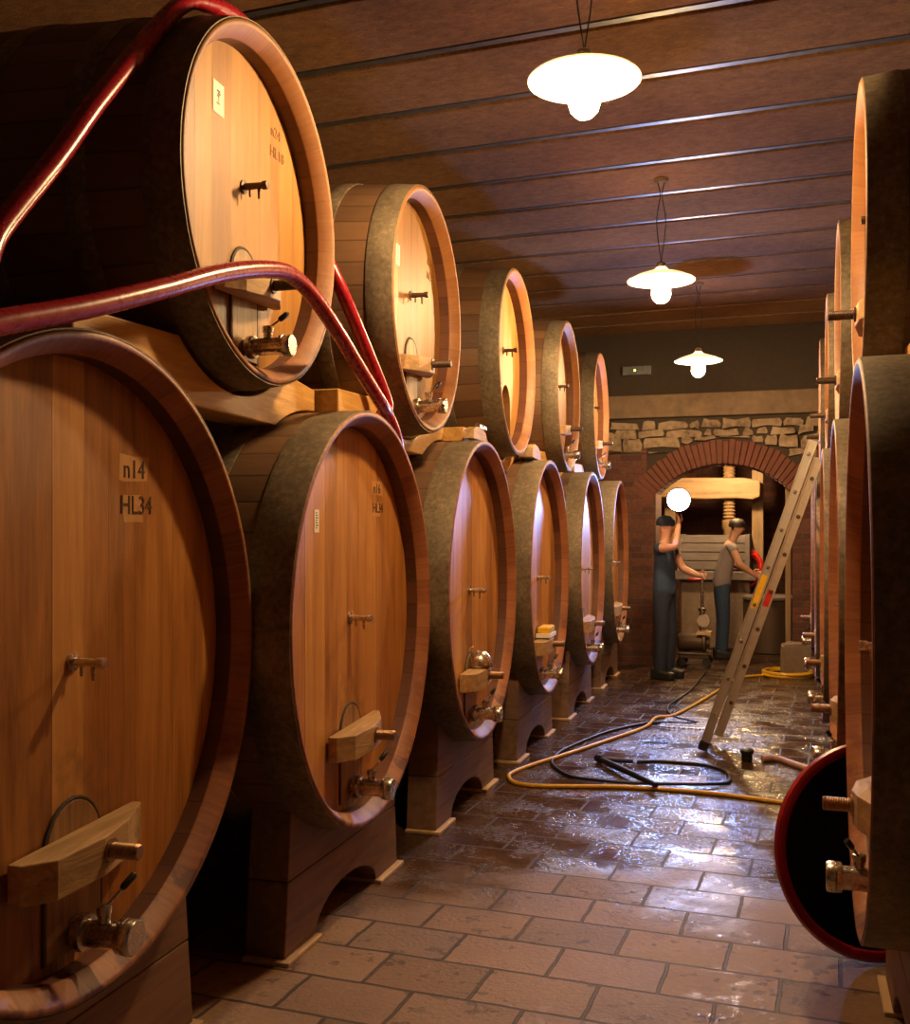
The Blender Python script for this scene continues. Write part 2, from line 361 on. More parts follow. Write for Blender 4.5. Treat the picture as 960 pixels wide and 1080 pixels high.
def spline(pts, n=8):
    P = [Vector(p) for p in pts]; P = [P[0] * 2 - P[1]] + P + [P[-1] * 2 - P[-2]]; out = []
    for i in range(1, len(P) - 2):
        p0, p1, p2, p3 = P[i - 1:i + 3]
        for j in range(n):
            t = j / n
            out.append(.5 * ((2 * p1) + (p2 - p0) * t + (2 * p0 - 5 * p1 + 4 * p2 - p3) * t * t + (3 * p1 - p0 - 3 * p2 + p3) * t ** 3))
    out.append(P[-2]); return out
def tube(bm, pts, r, n=12):
    pts = [Vector(p) for p in pts]; rings = []; up = Vector((.12, .21, .97)).normalized()
    for i, p in enumerate(pts):
        t = (pts[min(i + 1, len(pts) - 1)] - pts[max(i - 1, 0)]).normalized()
        s = t.cross(up)
        if s.length < .05: s = t.cross(Vector((1, 0, 0)))
        s.normalize(); w = s.cross(t); up = w
        rr = r(i / (len(pts) - 1)) if callable(r) else r
        rings.append([bm.verts.new(p + s * rr * math.cos(2 * PI * k / n) + w * rr * math.sin(2 * PI * k / n)) for k in range(n)])
    for A, B in zip(rings, rings[1:]):
        for k in range(n): bm.faces.new([A[k], A[(k + 1) % n], B[(k + 1) % n], B[k]])
    bm.faces.new(rings[0][::-1]); bm.faces.new(rings[-1])
def B(): return bmesh.new()
def thing(name, label, cat, loc=(0, 0, 0), rz=0, group=None):
    o = D.objects.new(name, None); C.objects.link(o); o.empty_display_size = .1
    o.location = loc; o.rotation_euler = (0, 0, rz); return tag(o, label, cat, group)
def tag(o, label, cat, group=None):
    o['label'] = label; o['category'] = cat
    if group: o['group'] = group
    return o
def struct(o, label=None):
    o['kind'] = 'structure'
    if label: o['label'] = label
    return o
def textmesh(txt, size, depth):
    c = D.curves.new('t', 'FONT'); c.body = txt; c.size = size; c.extrude = depth; c.align_x = 'CENTER'; c.align_y = 'CENTER'; c.resolution_u = 3
    o = D.objects.new('t', c); C.objects.link(o)
    dg = bpy.context.evaluated_depsgraph_get(); me = D.meshes.new_from_object(o.evaluated_get(dg))
    D.objects.remove(o); D.curves.remove(c); return me
TX = Matrix(((0, 0, 1, 0), (1, 0, 0, 0), (0, 1, 0, 0), (0, 0, 0, 1)))      # lettering lies across Y, up Z, facing +X

# ------------------------------------------------------------------ room shell
XL, XR, YN, YF, ZC = -4.15, 2.75, -1.6, 12.0, 3.83
bm = B(); box(bm, XL - .3, XR + .3, YN - .3, 16.6, -.2, 0); struct(fin('floor', bm, M['floor'], smooth=0))
bm = B(); box(bm, XL - .3, XL, YN - .3, YF, 0, ZC + .2); struct(fin('wall_left', bm, M['wallrough'], smooth=0))
bm = B(); box(bm, XR, XR + .3, YN - .3, YF, 0, ZC + .2); struct(fin('wall_right', bm, M['wallrough'], smooth=0))
bm = B(); box(bm, XL, XR, YN - .3, YN, 0, ZC + .2); struct(fin('wall_near', bm, M['wallrough'], smooth=0))
# ceiling: long boards laid between steel rails
aC = -.040
mC = Matrix.Translation((-1.14, 4.64, 0)) @ Matrix.Rotation(aC, 4, 'Z')
bm = B(); bmr = B(); bmj = B(); pitch = .6175
for i in range(-11, 14):
    y0 = i * pitch
    box(bm, -4, 4.3, y0 + .068, y0 + pitch - .022, ZC, ZC + .05, mC)
    box(bmr, -4, 4.3, y0 + .002, y0 + .044, ZC + .006, ZC + .016, mC)
ce = struct(fin('ceiling', bm, M['ceil'], smooth=0, bevel=.006))
rl = struct(fin('ceiling_rail', bmr, M['rail'], smooth=0)); rl['label'] = 'pale steel rails between the ceiling boards'
rl.parent = ce
box(bmj, -4.6, 3.2, YN - .3, YF + .1, ZC + .052, ZC + .12)
jn = struct(fin('ceiling_slab', bmj, M['rail_dark'], smooth=0)); jn.parent = ce

# far wall: brick piers, brick arch ring, rubble band, concrete lintel, dark plaster on top
AX0, AX1, AZ0, AZ1 = -1.47, .02, 1.97, 2.30
cx = (AX0 + AX1) / 2; hw = (AX1 - AX0) / 2; rise = AZ1 - AZ0; AR = (hw * hw + rise * rise) / (2 * rise); acz = AZ1 - AR
a0 = math.asin(hw / AR)
def arc(R_, n, aa): return [(cx + R_ * math.sin(aa - 2 * aa * i / n), acz + R_ * math.cos(aa - 2 * aa * i / n)) for i in range(n + 1)]
ring = .27
bm = B(); prism(bm, [(XL, 0), (AX0, 0), (AX0, AZ0), (AX0 - .10, AZ0 + .2), (AX0 - .10, 2.5), (XL, 2.5)], 'Y', YF, YF + .55); struct(fin('wall_far', bm, M['brick'], smooth=0))
bm = B(); prism(bm, [(XR, 0), (AX1, 0), (AX1, AZ0), (AX1 + .10, AZ0 + .2), (AX1 + .10, 2.5), (XR, 2.5)], 'Y', YF, YF + .55); struct(fin('wall_far', bm, M['brick'], smooth=0))
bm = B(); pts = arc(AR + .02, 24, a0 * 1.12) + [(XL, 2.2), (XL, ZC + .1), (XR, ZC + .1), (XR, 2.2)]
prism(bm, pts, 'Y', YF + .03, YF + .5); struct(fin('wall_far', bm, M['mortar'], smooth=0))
bm = B(); nv = 34; aw = a0 * 1.16
for i in range(nv):
    t0, t1 = -aw + 2 * aw * (i + .06) / nv, -aw + 2 * aw * (i + .94) / nv; rr = ring + random.uniform(-.015, .02); fy = YF - random.uniform(.0, .02)
    P = [(cx + q * math.sin(t), acz + q * math.cos(t)) for q, t in ((AR, t0), (AR + rr, t0), (AR + rr, t1), (AR, t1))]
    prism(bm, P, 'Y', fy, YF + .5)
struct(fin('trim_arch', bm, M['voussoir'], smooth=0, bevel=.006), 'brick arch ring over the passage')
bm = B()                                       # rubble stones in two to four uneven courses
def topz(x):
    s = abs(x - cx) / (AR + ring)
    return acz + math.sqrt(max(0, (AR + ring) ** 2 - (x - cx) ** 2)) if abs(x - cx) < (AR + ring) * math.sin(aw) else 2.42
zr = 2.36
while zr < 2.80:
    h = random.uniform(.075, .15); h = min(h, 2.83 - zr); x = XL - random.random() * .2
    if h < .04: break
    while x < XR:
        w = random.choice((.12, .17, .24, .33, .46)) * random.uniform(.85, 1.15); g = random.uniform(.008, .022)
        zb = max(zr, max(topz(x), topz(x + w)) + .012)
        if zr + h - zb > .035:
            z1, z0 = zr + h - g, zb; y = YF - random.uniform(.0, .035)
            j = lambda s: random.uniform(-s, s) * 1.6
            P = [(x + g, z0 + j(.012)), (x + w * .5, z0 + j(.01)), (x + w - g, z0 + j(.012)), (x + w - g + j(.01), (z0 + z1) / 2), (x + w - g - abs(j(.02)), z1 + j(.012)), (x + w * .45, z1 + j(.012)), (x + g + abs(j(.02)), z1 + j(.012)), (x + g + j(.01), (z0 + z1) / 2)]
            prism(bm, P, 'Y', y, YF + .2)
        x += w
    zr += h
struct(fin('trim_rubble', bm, M['stone'], smooth=60, bevel=.012, seg=3), 'rubble stones above the brick arch')
bm = B(); box(bm, XL, XR, YF - .05, YF + .1, 2.84, 3.10); struct(fin('trim_lintel', bm, M['lintel'], smooth=0, bevel=.012), 'rough concrete lintel band above the stones')
# room behind the arch
bm = B(); box(bm, -3.4, -3.2, YF + .55, 16.5, 0, 3.0); struct(fin('wall_left', bm, M['brick_y'], smooth=0))
bm = B(); box(bm, 1.4, 1.6, YF + .55, 16.5, 0, 3.0); struct(fin('wall_right', bm, M['brick_y'], smooth=0))
bm = B(); box(bm, -3.4, 1.6, 16.2, 16.5, 0, 3.0); struct(fin('wall_back', bm, M['brick'], smooth=0))
bm = B(); box(bm, -3.4, 1.6, YF + .5, 16.5, 2.9, 3.1); struct(fin('ceiling', bm, M['plaster'], smooth=0))

# ------------------------------------------------------------------ casks
CACHE = {}
def part(key, name, parent, build):
    """A part whose mesh is shared by every cask of the same kind."""
    if key in CACHE:
        src = CACHE[key]; o = D.objects.new(name, src.data); C.objects.link(o); o.parent = parent
        for m in src.modifiers:
            if m.type == 'BEVEL':
                b = o.modifiers.new('bevel', 'BEVEL'); b.width = m.width; b.segments = m.segments; b.limit_method = 'ANGLE'; b.angle_limit = m.angle_limit
        return o
    o = build(); o.name = name; o.parent = parent; CACHE[key] = o; return o

K = {   # geometry of each kind of cask (metres; y across the head, q up from its centre)
 'low': dict(R=.825, belly=.829, L=1.9, head='head_low', rim='rim', ns=44, dw=.118, dt=-.352, db=-.735, yq=(-.53, -.432), yw=.26, bq=-.475, vq=-.690, vr=.040, sq=-.005, door='door', hoop=[(.004, .165), (.33, .45), (.75, .87), (1.2, 1.32), (1.735, 1.896)], bolt='bronze', bl=.175),
 'up': dict(R=.594, belly=.645, L=1.75, head='head_up', rim='rim_pale', ns=36, dw=.098, dt=-.128, db=-.515, yq=(-.305, -.232), yw=.225, bq=-.262, vq=-.468, vr=.034, sq=.085, door='door_up', hoop=[(.004, .125), (.30, .375), (.62, .69), (1.06, 1.13), (1.375, 1.45), (1.625, 1.746)], bolt='bolt_dark', bl=.19),
 'upr': dict(R=.565, belly=.605, L=1.75, head='head_up', rim='rim_pale', ns=36, dw=.098, dt=-.12, db=-.49, yq=(-.305, -.232), yw=.225, bq=-.262, vq=-.44, vr=.034, sq=.085, door='door_up', hoop=[(.004, .125), (.30, .375), (.62, .69), (1.06, 1.13), (1.375, 1.45), (1.625, 1.746)], bolt='bolt_dark', bl=.19),
}
RC = .105    # the head sits this far inside the rim
def arch_outline(k, s=0.0, opened=False):
    w, t, b = k['dw'] + s, k['dt'] + s, k['db'] - s * .5
    if opened: w, c = .135, .085
    else: c = 0
    pts = [(c - w, b), (c + w, b)]
    for i in range(13):
        a = PI * i / 12; pts.append((c + w * math.cos(a), t - w * 1.05 + w * 1.05 * math.sin(a)))
    return pts

def make_cask(kind, label, loc, rz, group, paper=None, number=None, open_door=False, n=72, yoke=True, valve=True, lever=35):
    k = K[kind]; R = k['R']; L = k['L']; key = lambda s: (kind, s, n)
    # the Empty stands under the front rim: its z is the cask's lowest point
    root = thing('wine_cask', label, 'cask', loc, rz, group)
    Zc = R
    rad = lambda x: R + (k['belly'] - R) * (1 - (2 * x / L - 1) ** 2)
    def b_stave():
        bm = B(); N = 14
        prof = [(-.012 - (L - .012) * i / N, rad(.012 + (L - .012) * i / N)) for i in range(N + 1)]
        lathe(bm, prof + [(-L + .0, R - .05), (-L + .1, R - .06), (-L + .1, 0)], 'X', n, (0, 0, Zc), k['ns'])
        return fin('staves', bm, M['stave'], smooth=40)
    part(key('stave'), 'staves', root, b_stave)
    def b_in():
        bm = B(); lathe(bm, [(-.050, R - .0555), (-RC - .02, R - .0555)], 'X', n, (0, 0, Zc), k['ns'])
        return fin('chime', bm, M['stave_in'], smooth=40)
    part(key('chime'), 'chime', root, b_in)
    def b_rim():
        bm = B(); lathe(bm, [(-.052, R - .0560), (-.046, R - .0535), (-.004, R - .022), (0, R - .016), (0, R - .007), (-.004, R - .002), (-.013, R + .0005)], 'X', n, (0, 0, Zc), k['ns'])
        return fin('rim', bm, M[k['rim']], smooth=50)
    part(key('rim'), 'rim', root, b_rim)
    def b_head():
        bm = B(); uvl = bm.loops.layers.uv.verify()
        outer = [((R - .050) * math.cos(2 * PI * i / n), (R - .050) * math.sin(2 * PI * i / n)) for i in range(n)]
        if open_door:
            inner = arch_outline(k, 0, True)[::-1]
            tri = tessellate_polygon([[Vector((p[0], p[1], 0)) for p in outer], [Vector((p[0], p[1], 0)) for p in inner]])
            P = outer + inner; V = [bm.verts.new((-RC, p[0], p[1] + Zc)) for p in P]
            for t in tri:
                try: bm.faces.new([V[i] for i in t])
                except ValueError: pass
            m0 = len(outer)                              # thickness of the head around the opening
            back = [bm.verts.new((-RC - .06, p[0], p[1] + Zc)) for p in inner]; ni = len(inner)
            for i in range(ni): bm.faces.new([V[m0 + i], V[m0 + (i + 1) % ni], back[(i + 1) % ni], back[i]])
        else:
            bm.faces.new([bm.verts.new((-RC, p[0], p[1] + Zc)) for p in outer])
        for f in bm.faces:
            for lp in f.loops: lp[uvl].uv = (lp.vert.co.y, lp.vert.co.z - Zc)
        o = fin('head', bm, M['head_bare' if open_door else k['head']], smooth=0)
        return o
    part(key('head' + ('o' if open_door else '')), 'head', root, b_head)
    for hi, (x0, x1) in enumerate(k['hoop']):
        def b_hoop():
            bm = B(); t = .0045; e = .0005
            lathe(bm, [(-x0, rad(x0) - e), (-x0, rad(x0) + t - .001), (-x0 - .003, rad(x0) + t), (-(x0 + x1) / 2, rad((x0 + x1) / 2) + t), (-x1 + .003, rad(x1) + t), (-x1, rad(x1) + t - .001), (-x1, rad(x1) - e)], 'X', n, (0, 0, Zc))
            return fin('hoop', bm, M['hoop'], smooth=40)
        part(key('hoop%d' % hi), 'hoop', root, b_hoop)
    # sampling peg
    def b_peg():
        bm = B(); z = Zc + k['sq']; lathe(bm, [(-RC, .024), (-RC + .006, .024), (-RC + .008, .012), (-.035, .011), (-.03, .015), (-.012, .015), (-.010, 0)], 'X', 16, (0, 0, z))
        return fin('sampling_tap', bm, M['steel'] if kind in ('low', 'rlow') else M['bolt_dark'])
    tp = part(key('peg'), 'sampling_tap', root, b_peg)
    def b_pp():
        bm = B(); z = Zc + k['sq']; lathe(bm, [(z - .045, 0), (z - .045, .004), (z - .008, .006), (z - .006, 0)], 'Z', 10, (-.045, 0, 0))
        return fin('tap_spout', bm, M['steel'] if kind in ('low', 'rlow') else M['bolt_dark'])
    part(key('pp'), 'tap_spout', tp, b_pp)
    def b_pin():
        bm = B(); z = Zc + k['sq']; lathe(bm, [(z - .035, 0), (z - .035, .004), (z - .008, .005), (z - .006, 0)], 'Z', 10, (-.080, .003, 0))
        return fin('tap_pin', bm, M['steel'] if kind in ('low', 'rlow') else M['bolt_dark'])
    part(key('pin'), 'tap_pin', tp, b_pin)
    if not open_door:
        def b_door():
            bm = B(); prism(bm, [(p[0], p[1] + Zc) for p in arch_outline(k, -.004)], 'X', -RC - .002, -RC + .008)
            return fin('manhole_door', bm, M[k['door']], smooth=0, bevel=.003)
        dr = part(key('door'), 'manhole_door', root, b_door)
        def b_gapline():  # dark-coloured tube drawn for the shade in the gap round the door
            bm = B(); o_ = [Vector((-RC + .002, p[0], p[1] + Zc)) for p in arch_outline(k, .001)]
            o_ = o_[1:] + o_[:1]; tube(bm, o_, .0055, 8); return fin('door_gap_line', bm, M['dark_gap'])
        part(key('gapline'), 'door_gap_line', dr, b_gapline)
        if yoke:
            def b_yoke():
                bm = B(); w = k['yw']; a = -RC + .009
                P = [(a, -w), (a + .035, -w), (a + .085, -w * .72), (a + .105, -w * .1), (a + .095, w * .35), (a + .030, w), (a, w)]
                prism(bm, P, 'Z', Zc + k['yq'][0], Zc + k['yq'][1])
                for v in bm.verts: v.co.z += .012 * math.sin(v.co.y * 9)
                return fin('cross_bar', bm, M['yoke'], smooth=0, bevel=.004)
            yk = part(key('yoke'), 'cross_bar', root, b_yoke)
            def b_bolt():
                bm = B(); r = .021 if kind in ('low', 'rlow') else .019; x0 = -RC + .10; prof = [(x0 - .03, 0), (x0 - .03, r * .5), (x0, r * .5)]
                prof += [(x0, r * 1.45), (x0 + .018, r * 1.45), (x0 + .019, r * .92)]
                x = x0 + .02
                while x < k['bl'] - .095: prof += [(x, r * .9), (x + .003, r), (x + .006, r * .9)]; x += .007
                prof += [(k['bl'] - .09, r), (k['bl'] - .085, r * .8), (k['bl'] - .085, 0)]
                lathe(bm, prof, 'X', 20, (0, 0, Zc + k['bq'])); return fin('bolt', bm, M[k['bolt']])
            part(key('bolt'), 'bolt', yk, b_bolt)
        if valve:
            z = Zc + k['vq']; r = k['vr']
            def b_valve():
                bm = B()
                lathe(bm, [(-RC, r * .75), (-RC + .02, r * .75), (-RC + .021, r * 1.15), (-RC + .034, r * 1.2), (-RC + .046, r * 1.15), (-RC + .048, r * .86), (-RC + .052, r * .86), (.035, r * .86), (.037, r * 1.08), (.050, r * 1.13), (.052, r * 1.02), (.055, r * 1.13), (.072, r * 1.13), (.080, r * 1.02), (.080, 0)], 'X', 28, (0, 0, z))
                lathe(bm, [(z + r * .8, .016), (z + r * .8 + .02, .016), (z + r * .8 + .021, .019), (z + r * .8 + .04, .019), (z + r * .8 + .042, .008), (z + r * .8 + .046, 0)], 'Z', 18, (-.012, 0, 0))
                return fin('valve', bm, M['steel'])
            vv = part(key('valve'), 'valve', root, b_valve)
            def b_lever():
                bm = B(); p0 = Vector((-.012, 0, z + r * .8 + .032)); d = Vector((.35, .72, .62)).normalized()
                tube(bm, [p0, p0 + d * .075], .0042, 8); return fin('lever', bm, M['steel'])
            part(key('lever'), 'lever', vv, b_lever)
            def b_grip():
                bm = B(); p0 = Vector((-.012, 0, z + r * .8 + .032)); d = Vector((.35, .72, .62)).normalized()
                tube(bm, [p0 + d * .062, p0 + d * .07, p0 + d * .105, p0 + d * .112], lambda t: .010 if .1 < t < .9 else .006, 10); return fin('lever_grip', bm, M['black'])
            part(key('grip'), 'lever_grip', vv, b_grip)
    else:
        bm = B(); box(bm, -RC - .5, -RC - .062, -.2, .3, Zc + k['db'] - .01, Zc + k['dt'] + .1)   # added box behind the open door, near black for the shade inside the cask
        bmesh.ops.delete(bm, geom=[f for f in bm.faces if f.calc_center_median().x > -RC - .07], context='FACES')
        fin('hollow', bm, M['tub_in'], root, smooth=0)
    if paper:
        y, q, w, h = paper
        bm = B(); box(bm, -RC + .0005, -RC + .002, y - w / 2, y + w / 2, Zc + q - h / 2, Zc + q + h / 2)
        pl = fin('paper_label', bm, M['paper'], root, smooth=0); pl['label'] = 'white paper label'
        bm = B()
        if w > .06:          # small mark, upper half
            for (a, b_, c, d) in ((-.012, .010, .020, .026), (-.006, .012, .012, .018), (-.010, .004, .004, .010), (-.002, .002, -.012, .004), (-.014, .006, -.02, -.015)):
                box(bm, -RC + .0021, -RC + .0026, y + a, y + b_, Zc + q + c, Zc + q + d)
        else:                # a column of small writing
            for i in range(7):
                zz = Zc + q + h * (.36 - i * .11); box(bm, -RC + .0021, -RC + .0026, y - w * .22, y + w * (.05 + .12 * ((i * 37) % 3)), zz - .0022, zz + .0022)
        fin('printed_mark', bm, M['ink'], pl, smooth=0)
    if number:
        y, q, size, lines = number
        for i, tx in enumerate(lines):
            key2 = ('txt', tx, size)
            me = textmesh(tx, size, .0015); me.transform(TX)
            me.transform(Matrix.Translation((-RC + .0006, y + .012 * (i % 2), Zc + q - i * size * 1.35)))
            o = link('carved_number', me, M['carve' if kind == 'low' else 'carve_up'], root)
        if kind == 'low':
            bm = B(); box(bm, -RC + .0002, -RC + .0005, y - .062, y + .075, Zc + q - size * .42, Zc + q + size * .52); box(bm, -RC + .0002, -RC + .0005, y - .055, y + .04, Zc + q - size * 1.9, Zc + q - size * 1.0)
            for v in bm.verts: v.co.y += random.uniform(-.012, .012); v.co.z += random.uniform(-.006, .006)
            fin('scraped_patch', bm, M['fresh'], root, smooth=0)
    return root

PH = .0563
LOW = [(-1.638, 2.217, 1.219), (-1.600, 3.880, 1.200), (-1.606, 5.548, 1.219), (-1.614, 7.225, 1.219), (-1.613, 8.880, 1.224), (-1.645, 10.60, 1.228)]
UPP = [(-1.690, 3.176, 2.648), (-1.692, 4.834, 2.632), (-1.682, 6.544, 2.640), (-1.687, 8.208, 2.625), (-1.715, 9.860, 2.640)]
low_l = ['big oak cask nearest the camera in the lower left row, carved n14 on its head',
         'second big oak cask of the lower left row, small white label at its edge',
         'third big lower left oak cask, steel cup on its cross bar',
         'fourth big lower left oak cask, yellow sponge on its cross bar',
         'fifth big oak cask of the lower left row, its pale head lit bluish white',
         'last big oak cask of the lower left row, beside the brick pier']
up_l = ['upper left oak cask nearest the camera, red hose across its pale head',
        'second upper left oak cask, pale head with small white label, just behind the red hoses',
        'third upper left oak cask, its little arched door open and black',
        'fourth upper left oak cask, narrow pale head below the lamps',
        'last upper left oak cask, narrow orange head near the far wall']
nums_low = [(.285, .500, .074, ('n14', 'HL34')), (.335, .53, .062, ('n16', 'HL34')), None, None, None, None]
nums_up = [(.262, .365, .056, ('n24', 'HL18')), (.33, .33, .056, ('n26', 'HL18')), None, None, None]
pap_low = [None, (-.355, .385, .045, .085), None, None, None, None]
pap_up = [(-.180, .318, .075, .105), (-.205, .235, .055, .10), (-.235, .20, .045, .09), None, None]
for i, (x, y, z) in enumerate(LOW):
    make_cask('low', low_l[i], (x, y, z - .825), PH, 'big casks of the lower left row', pap_low[i], nums_low[i], n=96 if i < 3 else 64)
for i, (x, y, z) in enumerate(UPP):
    make_cask('up', up_l[i], (x, y, z - .594), .053, 'smaller casks of the upper left row', pap_up[i], nums_up[i], open_door=(i == 2), n=96 if i < 3 else 64)
RLOW = [(.180, 3.25 + 1.72 * i, 1.219) for i in range(5)]
RUPP = [(.236, 4.11 + 1.765 * i, 2.612) for i in range(4)]
rl_l = ['big oak cask nearest the camera in the lower right row, cut by the photo edge',
        'second big oak cask of the lower right row, seen edge on behind the nearest one',
        'third big oak cask of the lower right row, beside the leaning ladder',
        'fourth big oak cask of the lower right row, its thin rim just past the ladder',
        'last big oak cask of the lower right row, beside the yellow coil']
ru_l = ['upper right oak cask nearest the camera, wide grey hoop at the photo edge',
        'second upper right oak cask, thin bright rim just past the nearest one',
        'third upper right oak cask, thin rim above the ladder top',
        'last upper right oak cask, thin orange rim near the far wall']
for i, (x, y, z) in enumerate(RLOW):
    make_cask('low', rl_l[i], (x, y, z - .825), PI - .012, 'big casks of the lower right row', n=96 if i < 2 else 64)
for i, (x, y, z) in enumerate(RUPP):
    make_cask('upr', ru_l[i], (x, y, z - .565), PI - .012, 'smaller casks of the upper right row', n=96 if i < 2 else 64, valve=False)

# ------------------------------------------------------------------ cradles under the lower casks
def cradle(label, loc, rz, R, gap, group, hw=.58, th=.16):
    """loc: floor point below the front board; gap: height of the cask's lowest point."""
    root = thing('cask_cradle', label, 'cradle', loc, rz, group)
    zc = gap + R; rr = R + .0062; seam = .285; hr = .31
    def hwz(z): return hw - .055 * z / .6
    ar = [(hr * math.cos(PI - PI * i / 14), .125 * math.sin(PI * i / 14)) for i in range(15)]
    for bi, (x0, x1) in enumerate(((-th, 0.0),)):
        bm = B(); prism(bm, [(-hw, .018)] + [(a, max(.018, b + .018)) for a, b in ar] + [(hw, .018), (hwz(seam), seam - .002), (-hwz(seam), seam - .002)], 'X', x0, x1)
        fin('lower_board', bm, M['stand'], root, smooth=0, bevel=.005)
        top = zc - math.sqrt(rr * rr - .525 ** 2)
        aa = math.asin(.525 / rr)
        arc_ = [(rr * math.sin(aa - 2 * aa * i / 24), zc - rr * math.cos(aa - 2 * aa * i / 24)) for i in range(25)]
        bm = B(); prism(bm, [(-hwz(seam), seam + .002), (hwz(seam), seam + .002)] + arc_, 'X', x0, x1)
        fin('upper_board', bm, M['stand'], root, smooth=0, bevel=.004)
    for s in (-1, 1):                       # pale battens under each foot
        bm = B(); y0, y1 = (hr + .0, hw + .022) if s > 0 else (-hw - .022, -hr)
        box(bm, -th - .0, .026, y0, y1, 0, .0175)
        fin('foot_batten', bm, M['batten'], root, smooth=0, bevel=.004)
    return root
cr_l = ['dark wooden cradle under the big cask carved n14, at the bottom left corner',
        'wooden cradle with arched foot under the second big left cask',
        'wooden cradle with arched foot under the third big left cask, beside the yellow hose bend',
        'wooden cradle with arched foot under the fourth big left cask',
        'wooden cradle with arched foot under the fifth big left cask',
        'wooden cradle under the last big left cask, near the standing person']
for i, (x, y, z) in enumerate(LOW):
    cradle(cr_l[i], (x - .125, y + .025, 0), PH * .3, .829 + .0045, z - .829 - .0045, 'cradles under the lower left casks')
cr_r = ['dark wooden cradle under the nearest big right cask, beside the red tub',
        'dark wooden cradle under the second big right cask', 'dark wooden cradle under the third big right cask, behind the ladder', 'dark wooden cradle under the fourth big right cask', 'dark wooden cradle under the last big right cask']
for i, (x, y, z) in enumerate(RLOW):
    cradle(cr_r[i], (x + .13, y, 0), PI, .829 + .0045, z - .829 - .0045, 'cradles under the lower right casks')

# saddles carrying the upper left casks, lying on the shoulders of the lower ones
sd_l = ['golden oak saddle beam under the nearest upper left cask, above the cask carved n14', 'golden oak saddle beam under the second upper left cask',
        'golden oak saddle beam under the upper left cask with the open door', 'golden oak saddle beam under the fourth upper left cask', 'golden oak saddle beam under the last upper left cask']
def saddle(label, U_, A_, B_, sg, group):
    x, y, z = U_; xm = x - sg * .13; rl_ = .829 + .0075; sh_ = .17 * PH if sg > 0 else 0
    ya = A_[1] - y - sh_; yb = B_[1] - y - sh_
    ru = (.594 if sg > 0 else .565) + .03 + .0045 + .001
    cut = lambda c, p, zc: zc + math.sqrt(max(0, rl_ * rl_ - (p - c) ** 2))
    zb = 1.945; pa = ya + math.sqrt(rl_ ** 2 - (zb - A_[2]) ** 2); pb = yb - math.sqrt(rl_ ** 2 - (zb - B_[2]) ** 2)
    e0, e1 = ya + .035, yb
    bot = [(e0 + (pa - e0) * t / 8, cut(ya, e0 + (pa - e0) * t / 8, A_[2])) for t in range(9)] + [(pb + (e1 - pb) * t / 8, cut(yb, pb + (e1 - pb) * t / 8, B_[2])) for t in range(9)]
    zt = 2.155; aa = math.asin(math.sqrt(ru ** 2 - (zt - z) ** 2) / ru)
    top = [(e1, zt - .03)] + [(ru * math.sin(aa - 2 * aa * t / 20), z - ru * math.cos(aa - 2 * aa * t / 20)) for t in range(21)] + [(e0, zt - .02)]
    bm = B(); prism(bm, bot + top, 'X', -.17 if sg > 0 else 0, 0 if sg > 0 else .17)
    o = fin('saddle_beam', bm, M['golden_oak'], smooth=0, bevel=.006); o.location = (xm, y, 0); o.rotation_euler = (0, 0, PH if sg > 0 else -.012)
    tag(o, label, 'beam', group)
for i in range(5): saddle(sd_l[i], UPP[i], LOW[i], LOW[i + 1], 1, 'saddle beams under the upper left casks')
sd_r = ['saddle beam under the nearest upper right cask, its pale horn showing above the cask below', 'saddle beam under the second upper right cask', 'saddle beam under the third upper right cask, behind the ladder top', 'saddle beam under the last upper right cask']
for i in range(4): saddle(sd_r[i], RUPP[i], RLOW[i], RLOW[i + 1], -1, 'saddle beams under the upper right casks')

# ------------------------------------------------------------------ lamps
lam = [((-.756, 3.95, 3.285), 'white pendant lamp nearest the camera, close under the ceiling'), ((-.80, 6.82, 3.175), 'middle white pendant lamp, its two wires visible against the ceiling'), ((-.81, 9.79, 3.115), 'farthest of the three white pendant lamps over the aisle')]
def lamp(loc, label, ztop, group='white pendant lamps'):
    x, y, z = loc; root = thing('pendant_lamp', label, 'lamp', (x, y, z), 0, group)
    bm = B(); lathe(bm, [(.085, .030), (.066, .050), (.050, .100), (.028, .165), (.006, .212), (.0, .219), (-.004, .216), (.002, .206), (.022, .160), (.042, .096), (.056, .050), (.060, .0)], 'Z', 56); fin('lamp_shade', bm, M['opal'], root, smooth=50)
    bm = B(); lathe(bm, [(.045, .040), (.0, .052), (-.05, .060), (-.09, .061), (-.12, .052), (-.142, .030), (-.150, 0)], 'Z', 32); fin('bulb', bm, M['bulb'], root, smooth=60)
    bm = B(); lathe(bm, [(.082, .030), (.11, .030), (.12, .014), (.122, 0)], 'Z', 20); fin('lamp_holder', bm, M['bolt_dark'], root)
    h = ztop - z
    for s in (-1, 1):
        bm = B(); tube(bm, spline([(0, s * .006, .118), (s * .028, s * .008, .165 + (h - .18) * .45), (s * .006, s * .004, .165 + (h - .18) * .8), (s * .022, 0, h - .015)], 6), .003, 6); fin('wire', bm, M['black'], root)
    bm = B(); lathe(bm, [(h, .05), (h - .012, .05), (h - .024, .035), (h - .026, 0)], 'Z', 24); fin('ceiling_rose', bm, M['plaster'], root)
    return root
for l, t in lam: lamp(l, t, ZC + .004)
lamp((-.72, 13.15, 2.50), 'small pendant lamp in the room behind the arch, its glass showing under the bricks', 2.9)

